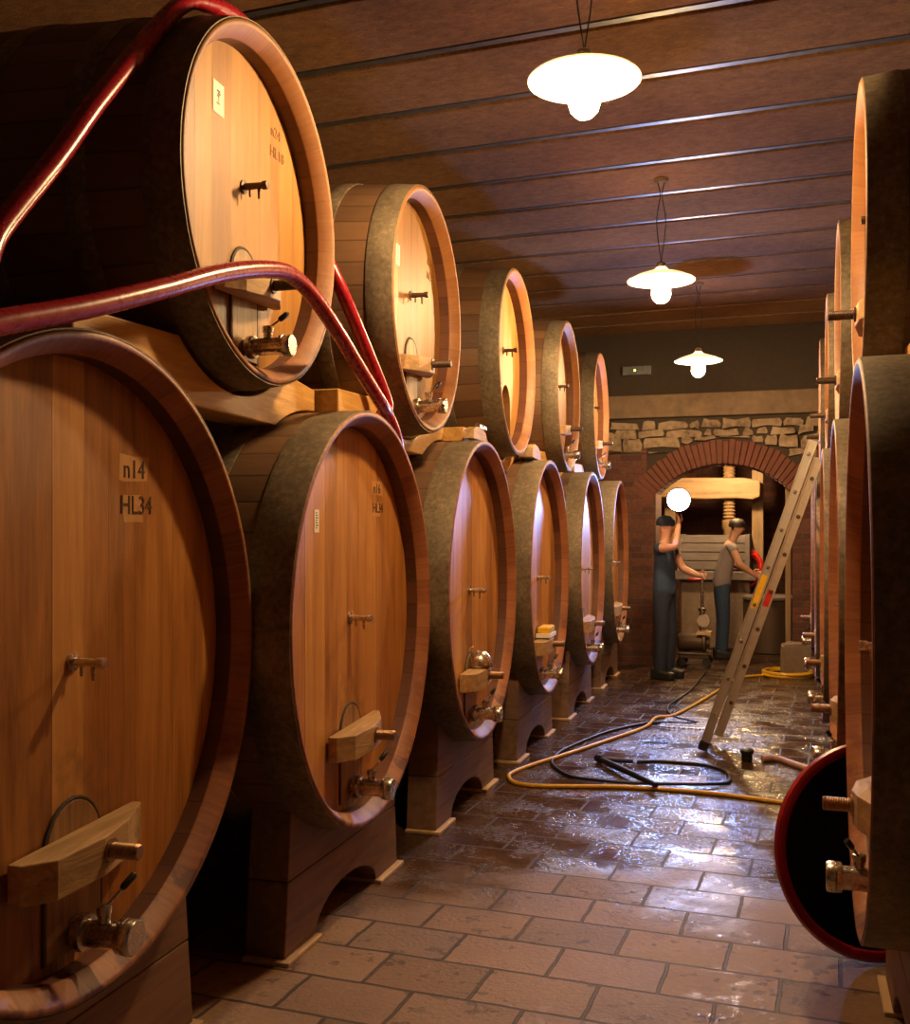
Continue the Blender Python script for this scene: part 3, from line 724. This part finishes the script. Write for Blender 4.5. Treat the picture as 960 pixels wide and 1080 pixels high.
# ------------------------------------------------------------------ red hoses over the nearest upper cask
U1 = Vector(UPP[0]); rc = .594 + .012 + .0045 + .029
def oncask(u, v, r=rc):
    best = None
    for i in range(90):
        p = onx(u, v, -1.60 - i * .006); d = math.hypot(p.y - U1.y, p.z - U1.z)
        if best is None or abs(d - r) < best[0]: best = (abs(d - r), p)
    return best[1]
A = [(-1.70, .9, 1.35), onx(-60, 330, -1.72), onx(0, 241, -1.76), onx(60, 166, -1.775), onx(110, 97, -1.785)]
for a in (128, 110, 92, 74, 56, 38, 20, 4):
    a = math.radians(a); A.append((-1.80, U1.y + (rc + .012) * math.cos(a), U1.z + (rc + .012) * math.sin(a)))
A += [onx(362, 310, -1.74), onx(385, 365, -1.72), onx(408, 425, -1.705), (-1.70, 4.20, 2.04), (-1.72, 4.36, 1.93), (-1.78, 4.52, 1.82), (-1.95, 4.65, 1.72), (-2.3, 4.73, 1.68)]
bm = B(); tube(bm, spline(A, 8), .028, 16); tag(fin('red_hose', bm, M['red_hose'], smooth=60), 'red hose climbing over the top of the nearest upper left cask', 'hose', 'red wine hoses')
Bp = [(-1.56, .2, 1.72), onx(-260, 400, -1.56), onx(-90, 358, -1.56), onx(0, 340, -1.56), onx(90, 324, -1.56), onx(170, 305, -1.565), onx(230, 289, -1.575), onx(275, 284, -1.58), onx(305, 289, -1.58), onx(330, 312, -1.58), onx(356, 350, -1.585), onx(380, 390, -1.60), onx(402, 425, -1.62), (-1.645, 4.12, 2.055), (-1.66, 4.28, 1.96), (-1.72, 4.46, 1.86), (-1.86, 4.62, 1.76), (-2.2, 4.70, 1.72)]
bm = B(); tube(bm, spline(Bp, 8), .028, 16); tag(fin('red_hose', bm, M['red_hose'], smooth=60), 'red hose lying across the head of the nearest upper left cask', 'hose', 'red wine hoses')

# ------------------------------------------------------------------ things on the floor
def px(pts, z): return [ground(a, b, z) for a, b in pts]
r = .0125
yh = px([(888, 716), (850, 705), (812, 706), (785, 714), (763, 725), (745, 736), (724, 748), (708, 755), (692, 757), (680, 767), (643, 780), (598, 795), (560, 807), (540, 815), (537, 820), (545, 826), (575, 829), (660, 830), (745, 836), (822, 846)], r)
e = yh[-1]; yh += [e + Vector((.25, -.1, 0)), e + Vector((.55, -.25, 0))]
c0 = ground(831, 713, 0)
coil = []
for i in range(0, 5 * 20 + 1):
    a = 2 * PI * i / 20 + .6; rr = .25 - .012 * (i // 20 % 3) + .01 * math.sin(i * .7)
    coil.append(c0 + Vector((rr * math.cos(a) * 1.05, rr * math.sin(a) * 1.1 , r + .008 * i / 20 + .004)))
ent = [ground(806, 706, r), ground(785, 714, r)]
bm = B(); tube(bm, coil[::-1] + spline([coil[0]] + yh[3:], 8)[1:], r, 10); tag(fin('yellow_hose', bm, M['yellow'], smooth=60), 'yellow hose snaking over the wet floor from its coil by the far wall', 'hose')
rb = .010
bh = px([(745, 708), (728, 728), (705, 745), (712, 756), (735, 762), (700, 762), (680, 763), (640, 772), (600, 788), (586, 797), (583, 806), (600, 818), (630, 825), (675, 828), (720, 829), (748, 829), (766, 826), (770, 820), (762, 812), (738, 806), (700, 803), (672, 803)], rb)
for i, p in enumerate(bh):
    if 12 <= i <= 15: p.z += .012
bm = B(); tube(bm, spline(bh, 8), rb, 10); tag(fin('black_hose', bm, M['black'], smooth=60), 'thin black pressure hose looped on the wet floor inside the yellow hose', 'hose')
w0, w1 = ground(634, 801, .03), ground(692, 828, .045)
root = thing('spray_lance', 'black spray lance lying across the loop of the black hose', 'lance', (w0 + w1) / 2 - Vector((0, 0, .035)))
cc = root.location
bm = B(); tube(bm, [w0 - cc, w0.lerp(w1, .55) - cc, w1 - cc], lambda t: .020 if t < .8 else .016, 12); fin('barrel', bm, M['black'], root)
bm = B(); g0 = ground(640, 801, .03); tube(bm, [g0 - cc, ground(668, 803, .03) - cc], .016, 12); fin('handle', bm, M['black'], root)
bm = B(); tube(bm, [w0 - cc, w0 - cc + (w0 - w1).normalized() * .05], .028, 12); fin('nozzle', bm, M['black'], root)
# steel floor drain plate
g = [ground(*p) for p in ((712, 753), (746, 755), (741, 773), (700, 771))]
ctr = sum(g, Vector()) / 4
root = thing('drain_cover', 'pale steel drain plate in the wet floor beside the ladder foot', 'drain cover', (ctr.x, ctr.y, 0), -.04)
bm = B(); box(bm, -.19, .19, -.24, .24, 0, .008); fin('plate', bm, M['steel'], root, smooth=0, bevel=.003)
bm = B()
for i in range(5): box(bm, -.15, .15, -.17 + i * .085 - .012, -.17 + i * .085 + .012, .008, .011)
fin('slot', bm, M['bolt_dark'], root, smooth=0)
p = ground(788, 803)
bm = B(); lathe(bm, [(0, 0), (0, .032), (.012, .038), (.05, .034), (.056, .046), (.075, .048), (.085, .036), (.088, 0)], 'Z', 24); o = fin('rubber_bung', bm, M['black'], smooth=50); o.location = p; tag(o, 'small dark rubber bung standing on the wet floor right of the ladder foot', 'bung')
pp = [ground(a, b, .022) for a, b in ((804, 800), (820, 800), (838, 806), (862, 814))]
bm = B(); tube(bm, spline(pp, 6), lambda t: .024 - .004 * math.sin(t * PI), 12); tag(fin('hose_piece', bm, M['pink'], smooth=60), 'short pale pink piece of hose on the floor behind the red tub', 'hose')

# red tub on edge
N = Vector((math.cos(math.radians(-64)) * .985, math.sin(math.radians(-64)) * .985, .17)).normalized()
zax = N; xax = Vector((0, 0, 1)).cross(zax).normalized(); yax = zax.cross(xax)
root = D.objects.new('red_tub', None); C.objects.link(root); tag(root, 'round red plastic tub standing on edge, dark inside, beside the nearest big right cask', 'tub')
TC = Vector((.285, 4.075, .382))
root.matrix_world = Matrix.Translation(TC) @ Matrix((xax, yax, zax)).transposed().to_4x4()
bm = B(); lathe(bm, [(-.09, 0), (-.09, .305), (-.08, .32), (.0, .362), (.008, .382), (.020, .388), (.034, .382), (.038, .366), (.034, .350), (.022, .346)], 'Z', 72); fin('shell', bm, M['red_tub'], root, smooth=50)
bm = B(); lathe(bm, [(.024, .348), (.0, .343), (-.070, .312), (-.078, .300), (-.079, 0)], 'Z', 72); o = fin('inside', bm, M['tub_in'], root, smooth=50); o['label'] = 'dark tub inside'

# ------------------------------------------------------------------ aluminium ladder
root = thing('ladder', 'aluminium extension ladder leaning on the right casks', 'ladder', (-.555, 7.60, 0))
dirv = Vector((.735, 0, 2.14)).normalized(); nv_ = Vector((dirv.z, 0, -dirv.x))
def lmat(t, off, y): return Matrix.Translation(dirv * t + nv_ * off + Vector((0, y, 0))) @ Matrix((nv_, Vector((0, 1, 0)), dirv)).transposed().to_4x4()
LL = 2.27
for si, (off, l0, l1, mt) in enumerate(((-.036, .02, LL, 'alu'), (.034, .14, LL - .1, 'alu2'))):
    for y in (-.17, .17):
        bm = B(); box(bm, -.031, .031, -.011, .011, l0, l1); box(bm, -.031, -.024, -.016, .016, l0, l1); box(bm, .024, .031, -.016, .016, l0, l1)
        o = fin('rail', bm, M[mt], root, smooth=0, bevel=.002); o.matrix_local = lmat(0, off, y)
        bm = B(); box(bm, -.034, .034, -.018, .018, -.02, .05)
        if si == 0: o = fin('rubber_foot', bm, M['black'], root, smooth=0, bevel=.004); o.matrix_local = lmat(.02, off, y)
        else: bm.free()
    t = l0 + .25
    while t < l1 - .08:
        bm = B(); lathe(bm, [(-.188, 0), (-.188, .012), (-.183, .0145), (.183, .0145), (.188, .012), (.188, 0)], 'Y', 14); o = fin('rung', bm, M['steel'] if si == 0 else M['bolt_dark'], root); o.matrix_local = lmat(t, off + (.0 if si == 0 else .004), 0); t += .272
bm = B(); box(bm, -.02, .02, -.0125, -.0115, -.12, .12); o = fin('warning_sticker', bm, M['sponge'], root, smooth=0); o.matrix_local = lmat(1.18, -.036, -.17)
bm = B(); box(bm, -.018, .018, -.0125, -.0115, -.06, .06); o = fin('red_sticker', bm, M['red_paint'], root, smooth=0); o.matrix_local = lmat(1.16, .034, -.17)

# ------------------------------------------------------------------ people
def skin_obj(name, verts, edges, mat, parent, root_i=0, sub=2):
    me = D.meshes.new(name); me.from_pydata([v[0] for v in verts], edges, []); me.materials.append(mat)
    o = D.objects.new(name, me); C.objects.link(o); o.parent = parent
    sk = o.modifiers.new('skin', 'SKIN'); sk.use_smooth_shade = True
    lay = me.skin_vertices[0].data if me.skin_vertices else None
    if lay is None:
        me.attributes.new  # the layer comes with the modifier
    return o, verts, sub
def skin_mesh(name, chains, mat, parent, sub=2, root=None):
    """chains: lists of (id, (x,y,z), r or (rx,ry)); ids shared between chains join them."""
    ids = {}; vs = []; es = []
    for ch in chains:
        prev = None
        for it in ch:
            if isinstance(it, str): i = ids[it]
            else:
                nm, p, rr = it
                if nm in ids: i = ids[nm]
                else:
                    i = len(vs); ids[nm] = i; vs.append((Vector(p), rr if isinstance(rr, tuple) else (rr, rr)))
            if prev is not None: es.append((prev, i))
            prev = i
    bm = bmesh.new(); lay = bm.verts.layers.skin.verify()
    V = []
    for j, (p, rr) in enumerate(vs):
        v = bm.verts.new(p); v[lay].radius = rr; v[lay].use_root = (j == (ids[root] if root else 0)); V.append(v)
    for a, b in es: bm.edges.new((V[a], V[b]))
    me = D.meshes.new(name); bm.to_mesh(me); bm.free(); me.materials.append(mat)
    o = D.objects.new(name, me); C.objects.link(o); o.parent = parent
    m = o.modifiers.new('skin', 'SKIN'); m.use_smooth_shade = True; m.branch_smoothing = .6
    s = o.modifiers.new('subdivision', 'SUBSURF'); s.levels = sub; s.render_levels = sub
    return o
def hand(chains, wrist, w, d, side, curl=.5, nm=''):
    """Palm and five fingers from wrist point w along direction d; side = thumb direction."""
    d = d.normalized(); side = (side - d * side.dot(d)).normalized(); nrm = d.cross(side)
    palm = w + d * .055
    chains.append([wrist, (nm + 'palm', palm, (.034, .016))])
    for i, (off, ln) in enumerate(((.028, .070), (.010, .080), (-.009, .074), (-.027, .058))):
        b = w + d * .092 + side * off; c1 = (d * math.cos(curl) + nrm * math.sin(curl)); c2 = (d * math.cos(curl * 2.1) + nrm * math.sin(curl * 2.1))
        chains.append([nm + 'palm', ('%sf%da' % (nm, i), b, .0095), ('%sf%db' % (nm, i), b + c1 * ln * .5, .0088), ('%sf%dc' % (nm, i), b + c1 * ln * .5 + c2 * ln * .5, .0075)])
    t0 = w + d * .035 + side * .032; t1 = t0 + (d * .6 + side * .6 + nrm * .3).normalized() * .04
    chains.append([nm + 'palm', (nm + 'ta', t0, .012), (nm + 'tb', t1, .0105), (nm + 'tc', t1 + (d * .8 + nrm * .5).normalized() * .03, .0085)])

def face(parent, hc, fwd, r=.1):
    """eyes, mouth on a head whose centre is hc, looking along fwd."""
    fwd = fwd.normalized(); sd = fwd.cross(Vector((0, 0, 1))).normalized()
    for s in (-1, 1):
        bm = B(); bmesh.ops.create_icosphere(bm, subdivisions=2, radius=.011, matrix=Matrix.Translation(hc + fwd * .082 + sd * s * .032 + Vector((0, 0, .005)))); fin('eye', bm, M['ink'], parent, smooth=60)
    bm = B(); tube(bm, [hc + fwd * .088 + sd * -.022 + Vector((0, 0, -.062)), hc + fwd * .093 + Vector((0, 0, -.064)), hc + fwd * .088 + sd * .022 + Vector((0, 0, -.062))], .004, 6); fin('mouth', bm, M['red_tub'], parent)

def person(label, loc, rz, shirt, trousers, cap, arm_r, arm_l, lean=0.0, shirt_sleeve=.5, hgt=1.0, group=None):
    """Faces local +Y. arm_r / arm_l: (elbow, wrist, hand dir, thumb dir) local points."""
    root = thing('person', label, 'person', loc, rz, group)
    Lz = lambda z: Vector((0, lean * max(0, z - .92) ** 1.2, z))
    P = lambda x, y, z: Lz(z) + Vector((x, y, 0))
    ch = [[('pelvis', P(0, 0, .93), (.135, .10)), ('waist', P(0, .0, 1.08), (.125, .095)), ('chest', P(0, .005, 1.28), (.15, .105)), ('clav', P(0, .0, 1.40), (.10, .075)), ('neck', P(0, .008, 1.455), .056), ('jaw', P(0, .030, 1.545), (.070, .080)), ('head', P(0, .02, 1.625), (.086, .104)), ('crown', P(0, .008, 1.705), (.066, .080))],
          ['head', ('nose', P(0, .112, 1.60), .014), ('nose2', P(0, .128, 1.588), .010)]]
    for s in (-1, 1):
        ch.append(['head', ('ear%d' % s, P(s * .078, .0, 1.605), .016), ('ear2%d' % s, P(s * .085, -.008, 1.615), .013)])
        ch.append(['pelvis', ('hip%d' % s, P(s * .09, 0, .86), .088), ('knee%d' % s, P(s * .10, .02, .49), .056), ('calf%d' % s, P(s * .10, -.005, .34), .056), ('ankle%d' % s, P(s * .10, -.01, .085), .038), ('toe%d' % s, P(s * .115, .13, .035), .033)])
    for s, (el, wr, hd, td) in ((1, arm_r), (-1, arm_l)):
        el, wr = Vector(el), Vector(wr)
        ch.append(['clav', ('sh%d' % s, P(s * .175, 0, 1.385), .056), ('el%d' % s, el, .041), ('fa%d' % s, el.lerp(wr, .3), .041), ('wr%d' % s, wr, .027)])
        hand(ch, 'wr%d' % s, wr, Vector(hd), Vector(td), .55, 'h%d' % s)
    body = skin_mesh('body', ch, M['skin'], root, 2, 'pelvis')
    face(root, P(0, .02, 1.625), Vector((0, 1, 0)))
    # clothing follows the body a little outside it
    e = .012
    sh = [[('tail', P(0, 0, .84), (.142 + e, .116 + e)), ('waist', P(0, 0, .96), (.143 + e, .114 + e)), ('mid', P(0, .0, 1.10), (.135 + e, .105 + e)), ('chest', P(0, .005, 1.28), (.157 + e, .112 + e)), ('clav', P(0, 0, 1.395), (.108, .082)), ('collar', P(0, .004, 1.435), .066)]]
    for s, (el, wr, hd, td) in ((1, arm_r), (-1, arm_l)):
        el, wr = Vector(el), Vector(wr); a = P(s * .175, 0, 1.385)
        if shirt_sleeve <= 1: sh.append(['clav', ('s%d' % s, a, .066), ('e%d' % s, a.lerp(el, shirt_sleeve), .058)])
        else: sh.append(['clav', ('s%d' % s, a, .066), ('e%d' % s, el, .053), ('w%d' % s, el.lerp(wr, .8), .042)])
    skin_mesh('shirt', sh, shirt, root, 2, 'tail')
    tr = [[('pelvis', P(0, 0, .95), (.15, .118)), ('belt', P(0, 0, 1.02), (.148, .115))]]
    for s in (-1, 1): tr.append(['pelvis', ('hip%d' % s, P(s * .09, 0, .84), .102), ('knee%d' % s, P(s * .10, .02, .49), .074), ('hem%d' % s, P(s * .10, -.005, .03), .068)])
    skin_mesh('trousers', tr, trousers, root, 2, 'pelvis')
    for s in (-1, 1):
        bm = B(); o_ = [(-.045, -.09), (.045, -.09), (.052, .06), (.045, .15), (.0, .185), (-.045, .15), (-.052, .06)]
        prism(bm, o_, 'Z', 0, .12)
        for v in bm.verts:
            if v.co.z > .05 and v.co.y > .04: v.co.z -= .040
        o = fin('boot', bm, M['black'], root, smooth=40, bevel=.018, seg=3); o.location = (s * .11, 0, 0)
    hc = P(0, .015, 1.655)
    bm = B(); lathe(bm, [(-.03, .099), (.0, .103), (.035, .095), (.065, .066), (.078, .02), (.079, 0)], 'Z', 28, hc)
    if cap:
        prism(bm, [(-.06 + hc.x, hc.y + .07), (.06 + hc.x, hc.y + .07), (.05 + hc.x, hc.y + .15), (0 + hc.x, hc.y + .17), (-.05 + hc.x, hc.y + .15)], 'Z', hc.z - .03, hc.z - .018)
        fin('cap', bm, M['navy'], root, smooth=50)
    else: fin('hair', bm, M['hair'], root, smooth=50)
    root.scale = (hgt, hgt, hgt)
    return root
# person holding up the work light, standing side on beside the left pier
FL = Vector((-1.09, 10.80, 1.862))
pl = Vector((-1.26, 11.02, 0)); prz = -PI / 2 - .35
Rm = Matrix.Rotation(-prz, 3, 'Z')
fl = Rm @ (FL + Vector((.0, .10, -.14)) - pl)
person('person in dark blue work clothes and cap, holding up a bright lamp', pl, prz, M['denim'], M['navy'], True,
       ((.20, .22, 1.40), (fl.x, fl.y - .01, fl.z - .09), (0, .12, 1), (-1, .3, 0)), ((-.24, .10, 1.16), (-.18, .30, 1.10), (.2, 1, -.1), (0, .2, 1)), 0, .45, .985)
root = thing('work_light', 'bright bluish white work light held up by the person in the cap', 'lamp', FL)
cd = (Vector((0, 0, 1.75)) - FL).normalized(); q = cd.to_track_quat('Z', 'Y'); root.rotation_mode = 'QUATERNION'; root.rotation_quaternion = q
bm = B(); lathe(bm, [(-.07, 0), (-.07, .05), (-.05, .085), (.0, .122), (.012, .125), (.014, .114), (.004, .112)], 'Z', 40); fin('housing', bm, M['black'], root)
bm = B(); lathe(bm, [(.004, .112), (.010, .08), (.014, 0)], 'Z', 40); fin('lens', bm, M['flood'], root)
bm = B(); Rq = q.inverted().to_matrix()
tube(bm, [Rq @ Vector((0, .05, -.075)), Rq @ Vector((0, .095, -.13)), Rq @ Vector((0, .10, -.22))], .016, 12); fin('handle', bm, M['black'], root)
# second person beyond the arch
p2 = Vector((-.80, 13.0, 0))
person('person in grey shirt and blue trousers beyond the arch, reaching towards the red coil', p2, -PI / 2 + .2, M['grey_cloth'], M['denim'], False,
       ((.25, .18, 1.17), (.16, .40, 1.02), (0, 1, -.35), (-.4, .2, 1)), ((-.24, .16, 1.16), (-.15, .38, 1.06), (0, 1, -.2), (.4, .2, 1)), .25, .5, .98)

# ------------------------------------------------------------------ wine press and machines behind the arch
yP = 14.3
root = thing('wine_press', 'old wooden wine press with a thick beam and a wooden screw behind the arch', 'press', (-.78, yP, 0))
bm = B(); prism(bm, [(-.95, 2.00), (-.3, 1.965), (.1, 1.975), (.30, 1.955), (.40, 1.99), (.405, 2.20), (.2, 2.245), (-.4, 2.255), (-.95, 2.25)], 'Y', -.16, .16); fin('beam', bm, M['press_wood'], root, smooth=0, bevel=.02, seg=3)
for x in (.36, -.80):
    bm = B(); box(bm, x - .075, x + .075, .0, .14, 0, 2.75)
    for v in bm.verts: v.co.y += .17
    fin('post', bm, M['press_post'], root, smooth=0, bevel=.012)
bm = B(); prof = [(1.15, 0), (1.15, .075), (1.55, .075), (1.58, .095), (1.68, .095), (1.70, .06)]
z = 1.70
while z < 2.80: prof += [(z, .062), (z + .022, .085), (z + .044, .062)]; z += .045
prof += [(2.82, .06), (2.82, 0)]
lathe(bm, prof, 'Z', 28); fin('screw', bm, M['press_post'], root, smooth=50)
bm = B(); box(bm, -.75, .40, -.08, .08, 2.60, 2.76); fin('top_beam', bm, M['press_wood'], root, smooth=0, bevel=.012)
bm = B()
for i in range(4): box(bm, -.62, .28, -.42, -.38, 1.04 + i * .115, 1.145 + i * .115)
box(bm, -.64, -.58, -.46, .3, 1.0, 1.5); box(bm, .22, .28, -.46, .3, 1.0, 1.5)
fin('basket', bm, M['grey_board'], root, smooth=0, bevel=.006)
bm = B(); box(bm, -.70, .36, -.46, .45, .90, 1.02); fin('bed', bm, M['grey_board'], root, smooth=0, bevel=.012)
bm = B(); box(bm, -.60, .28, -.38, .38, 0, .90); fin('base', bm, M['stone_block'], root, smooth=0, bevel=.02)
# red coil hung on the press post
pk = ony(789, 600, 13.85)
bm = B(); pts = []
for i in range(7 * 24 + 1):
    a = 2 * PI * i / 24; lp = i // 24; rr = .165 + .018 * math.sin(lp * 2.1) + .008 * math.sin(3 * a + lp)
    pts.append((rr * math.cos(a) * .95, -.11 + .028 * lp + .01 * math.sin(a * 2 + lp), rr * 1.25 * math.sin(a)))
tube(bm, pts, .021, 10); o = fin('red_hose_coil', bm, M['red_paint'], smooth=60); o.location = (pk.x, pk.y + .25, pk.z); tag(o, 'bright red coil of hose hanging on the press post', 'hose')
# dark tank under the coil
pt = ony(805, 650, 14.0)
root = thing('steel_tank', 'low dark tank with pale lid behind the ladder, below the red coil', 'tank', (pt.x + .08, 13.75, 0))
bm = B(); lathe(bm, [(0, 0), (0, .30), (.02, .32), (.66, .32), (.68, .30)], 'Z', 40); fin('body', bm, M['bolt_dark'], root)
bm = B(); lathe(bm, [(.68, .33), (.71, .33), (.73, .28), (.735, 0)], 'Z', 40); fin('lid', bm, M['grey_board'], root)
bm = B(); tube(bm, spline([(.30, -.1, .66), (.36, -.12, .78), (.50, -.14, .74), (.55, -.15, .4), (.55, -.15, .0)], 8), .018, 10); fin('pipe', bm, M['alu2'], root)
# pump with gauge and red wheel
pm = ground(736, 702); 
root = thing('wine_pump', 'small wine pump with red valve wheel and round gauge behind the person in the cap', 'pump', (pm.x, pm.y, 0))
bm = B(); box(bm, -.20, .14, -.18, .18, .10, .15); box(bm, -.22, .16, -.20, .20, .145, .165); fin('trolley', bm, M['bolt_dark'], root, smooth=0, bevel=.01)
for x in (-.17, .11):
    for y in (-.15, .15):
        bm = B(); lathe(bm, [(-.02, 0), (-.02, .05), (.02, .05), (.02, 0)], 'Y', 20, (x, y, .055)); fin('wheel', bm, M['black'], root)
bm = B(); lathe(bm, [(-.22, 0), (-.22, .09), (-.20, .10), (.05, .10), (.06, .12), (.09, .12), (.10, .06), (.13, .06), (.13, 0)], 'X', 28, (0, 0, .27)); fin('motor', bm, M['bolt_dark'], root)
bm = B(); lathe(bm, [(.30, .030), (.62, .030), (.63, .045), (.66, .045), (.67, .018), (1.02, .018)], 'Z', 18, (.05, 0, 0)); fin('riser_pipe', bm, M['steel'], root)
bm = B(); lathe(bm, [(-.02, 0), (-.02, .07), (.012, .075), (.016, .065), (.017, 0)], 'Y', 28, (.07, -.06, .52), mx=Matrix.Scale(1, 4)); fin('gauge', bm, M['alu2'], root)
bm = B(); tube(bm, [(.05 + .07 * math.cos(2 * PI * i / 24) - .08, 0 + .07 * math.sin(2 * PI * i / 24), .99) for i in range(25)], .012, 8); box(bm, -.10, .05, -.008, .008, .982, .998); fin('valve_wheel', bm, M['red_paint'], root)
bm = B(); box(bm, .0, .16, -.12, .06, .36, .40); fin('tray', bm, M['batten'], root, smooth=0, bevel=.005)
# stone block beside the arch, door post, exit sign
bm = B(); prism(bm, [(-.10, 0), (.36, 0), (.36, .31), (.2, .335), (-.04, .325), (-.095, .30)], 'Y', YF - .32, YF - .01)
bmesh.ops.subdivide_edges(bm, edges=bm.edges, cuts=2, use_grid_fill=True)
for v in bm.verts: v.co += Vector((random.uniform(-.008, .008), random.uniform(-.008, .004), random.uniform(-.006, .006) if v.co.z > .02 else 0))
o = fin('stone_block', bm, M['stone_block'], smooth=0, bevel=.012); tag(o, 'rough stone block against the wall right of the arch, beside the yellow coil', 'stone block')
bm = B(); box(bm, AX1 - .075, AX1 - .015, YF + .20, YF + .32, 0, AZ0 + .05); struct(fin('door_post', bm, M['press_post'], smooth=0, bevel=.006), 'wooden door post in the arch'); 
sp = ony(672, 391, YF - .0)
root = thing('emergency_light', 'small dark emergency light with a green dot near the ceiling by the far wall', 'emergency light', (sp.x, YF + .03 - .031, sp.z - .055))
bm = B(); box(bm, -.17, .17, -.03, .03, 0, .11); fin('housing', bm, M['rail'], root, smooth=0, bevel=.01)
bm = B(); bmesh.ops.create_icosphere(bm, subdivisions=2, radius=.011, matrix=Matrix.Translation((-.02, -.032, .055))); o = fin('indicator', bm, M['led'], root); o['label'] = 'glowing green dot'

# ------------------------------------------------------------------ small things on the casks
def on_bar(i, kind, rows, dy=0.0, dx=.05):
    x, y, z = rows[i]; k = K[kind]; ph = PH
    n_ = Vector((math.cos(ph), math.sin(ph), 0)); e_ = Vector((-math.sin(ph), math.cos(ph), 0))
    return Vector((x, y, z + k['yq'][1])) + n_ * (-RC + dx) + e_ * dy
p = on_bar(2, 'low', LOW, .0, .06)
root = thing('steel_cup', 'upturned shiny steel cup on the cross bar of the third big left cask', 'cup', p + Vector((0, 0, .004)))
bm = B(); lathe(bm, [(0, .070), (.012, .072), (.05, .062), (.080, .040), (.090, .015), (.091, 0)], 'Z', 32); fin('bowl', bm, M['steel'], root, smooth=60)
bm = B(); tube(bm, spline([(-.06, 0, .02), (-.07, -.035, .05), (-.055, -.05, .095), (-.03, -.02, .115)], 6), .004, 8); fin('hook', bm, M['steel'], root)
p = on_bar(3, 'low', LOW, .03, .055)
root = thing('sponge', 'bright yellow sponge on the cross bar of the fourth big left cask', 'sponge', p + Vector((0, 0, .035)), PH)
bm = B(); box(bm, -.045, .045, -.10, .12, 0, .045); fin('foam', bm, M['sponge'], root, smooth=0, bevel=.012, seg=3)
root = thing('folded_cloth', 'pale folded cloth under the yellow sponge', 'cloth', p + Vector((0, 0, .006)), PH)
bm = B()
for j in range(3): box(bm, -.055 - .004 * j, .055, -.14 + .006 * j, .13, .0095 * j, .0095 * j + .009)
fin('layers', bm, M['paper'], root, smooth=0, bevel=.003)
# door and bar taken off the open cask, lying on the lower casks
x, y, z = LOW[3]
q0 = Vector((-1.70, 6.93, 2.07))
bm = B(); prism(bm, [(-.16, 0), (.16, 0), (.15, .06), (.05, .095), (-.06, .10), (-.15, .07)], 'X', -.05, .05); o = fin('wooden_chock', bm, M['yoke'], smooth=0, bevel=.006)
o.location = (-1.755, 7.14, 2.054); o.rotation_euler = (-.02, 0, PH); tag(o, 'brown wooden chock on top of the fourth big left cask', 'chock')
root = thing('removed_cross_bar', 'removed cross bar with bolt lying on top of the third big left cask', 'cross bar', (-1.70, 5.62, 2.058), PH)
bm = B(); prism(bm, [(-.16, 0), (.16, 0), (.15, .05), (.05, .075), (-.05, .075), (-.15, .05)], 'X', -.03, .03); fin('bar', bm, M['yoke'], root, smooth=0, bevel=.005)
bm = B(); lathe(bm, [(-.03, 0), (-.03, .016), (.15, .016), (.155, .012), (.155, 0)], 'Y', 16, (.0, .08, .09)); fin('bolt', bm, M['steel'], root)
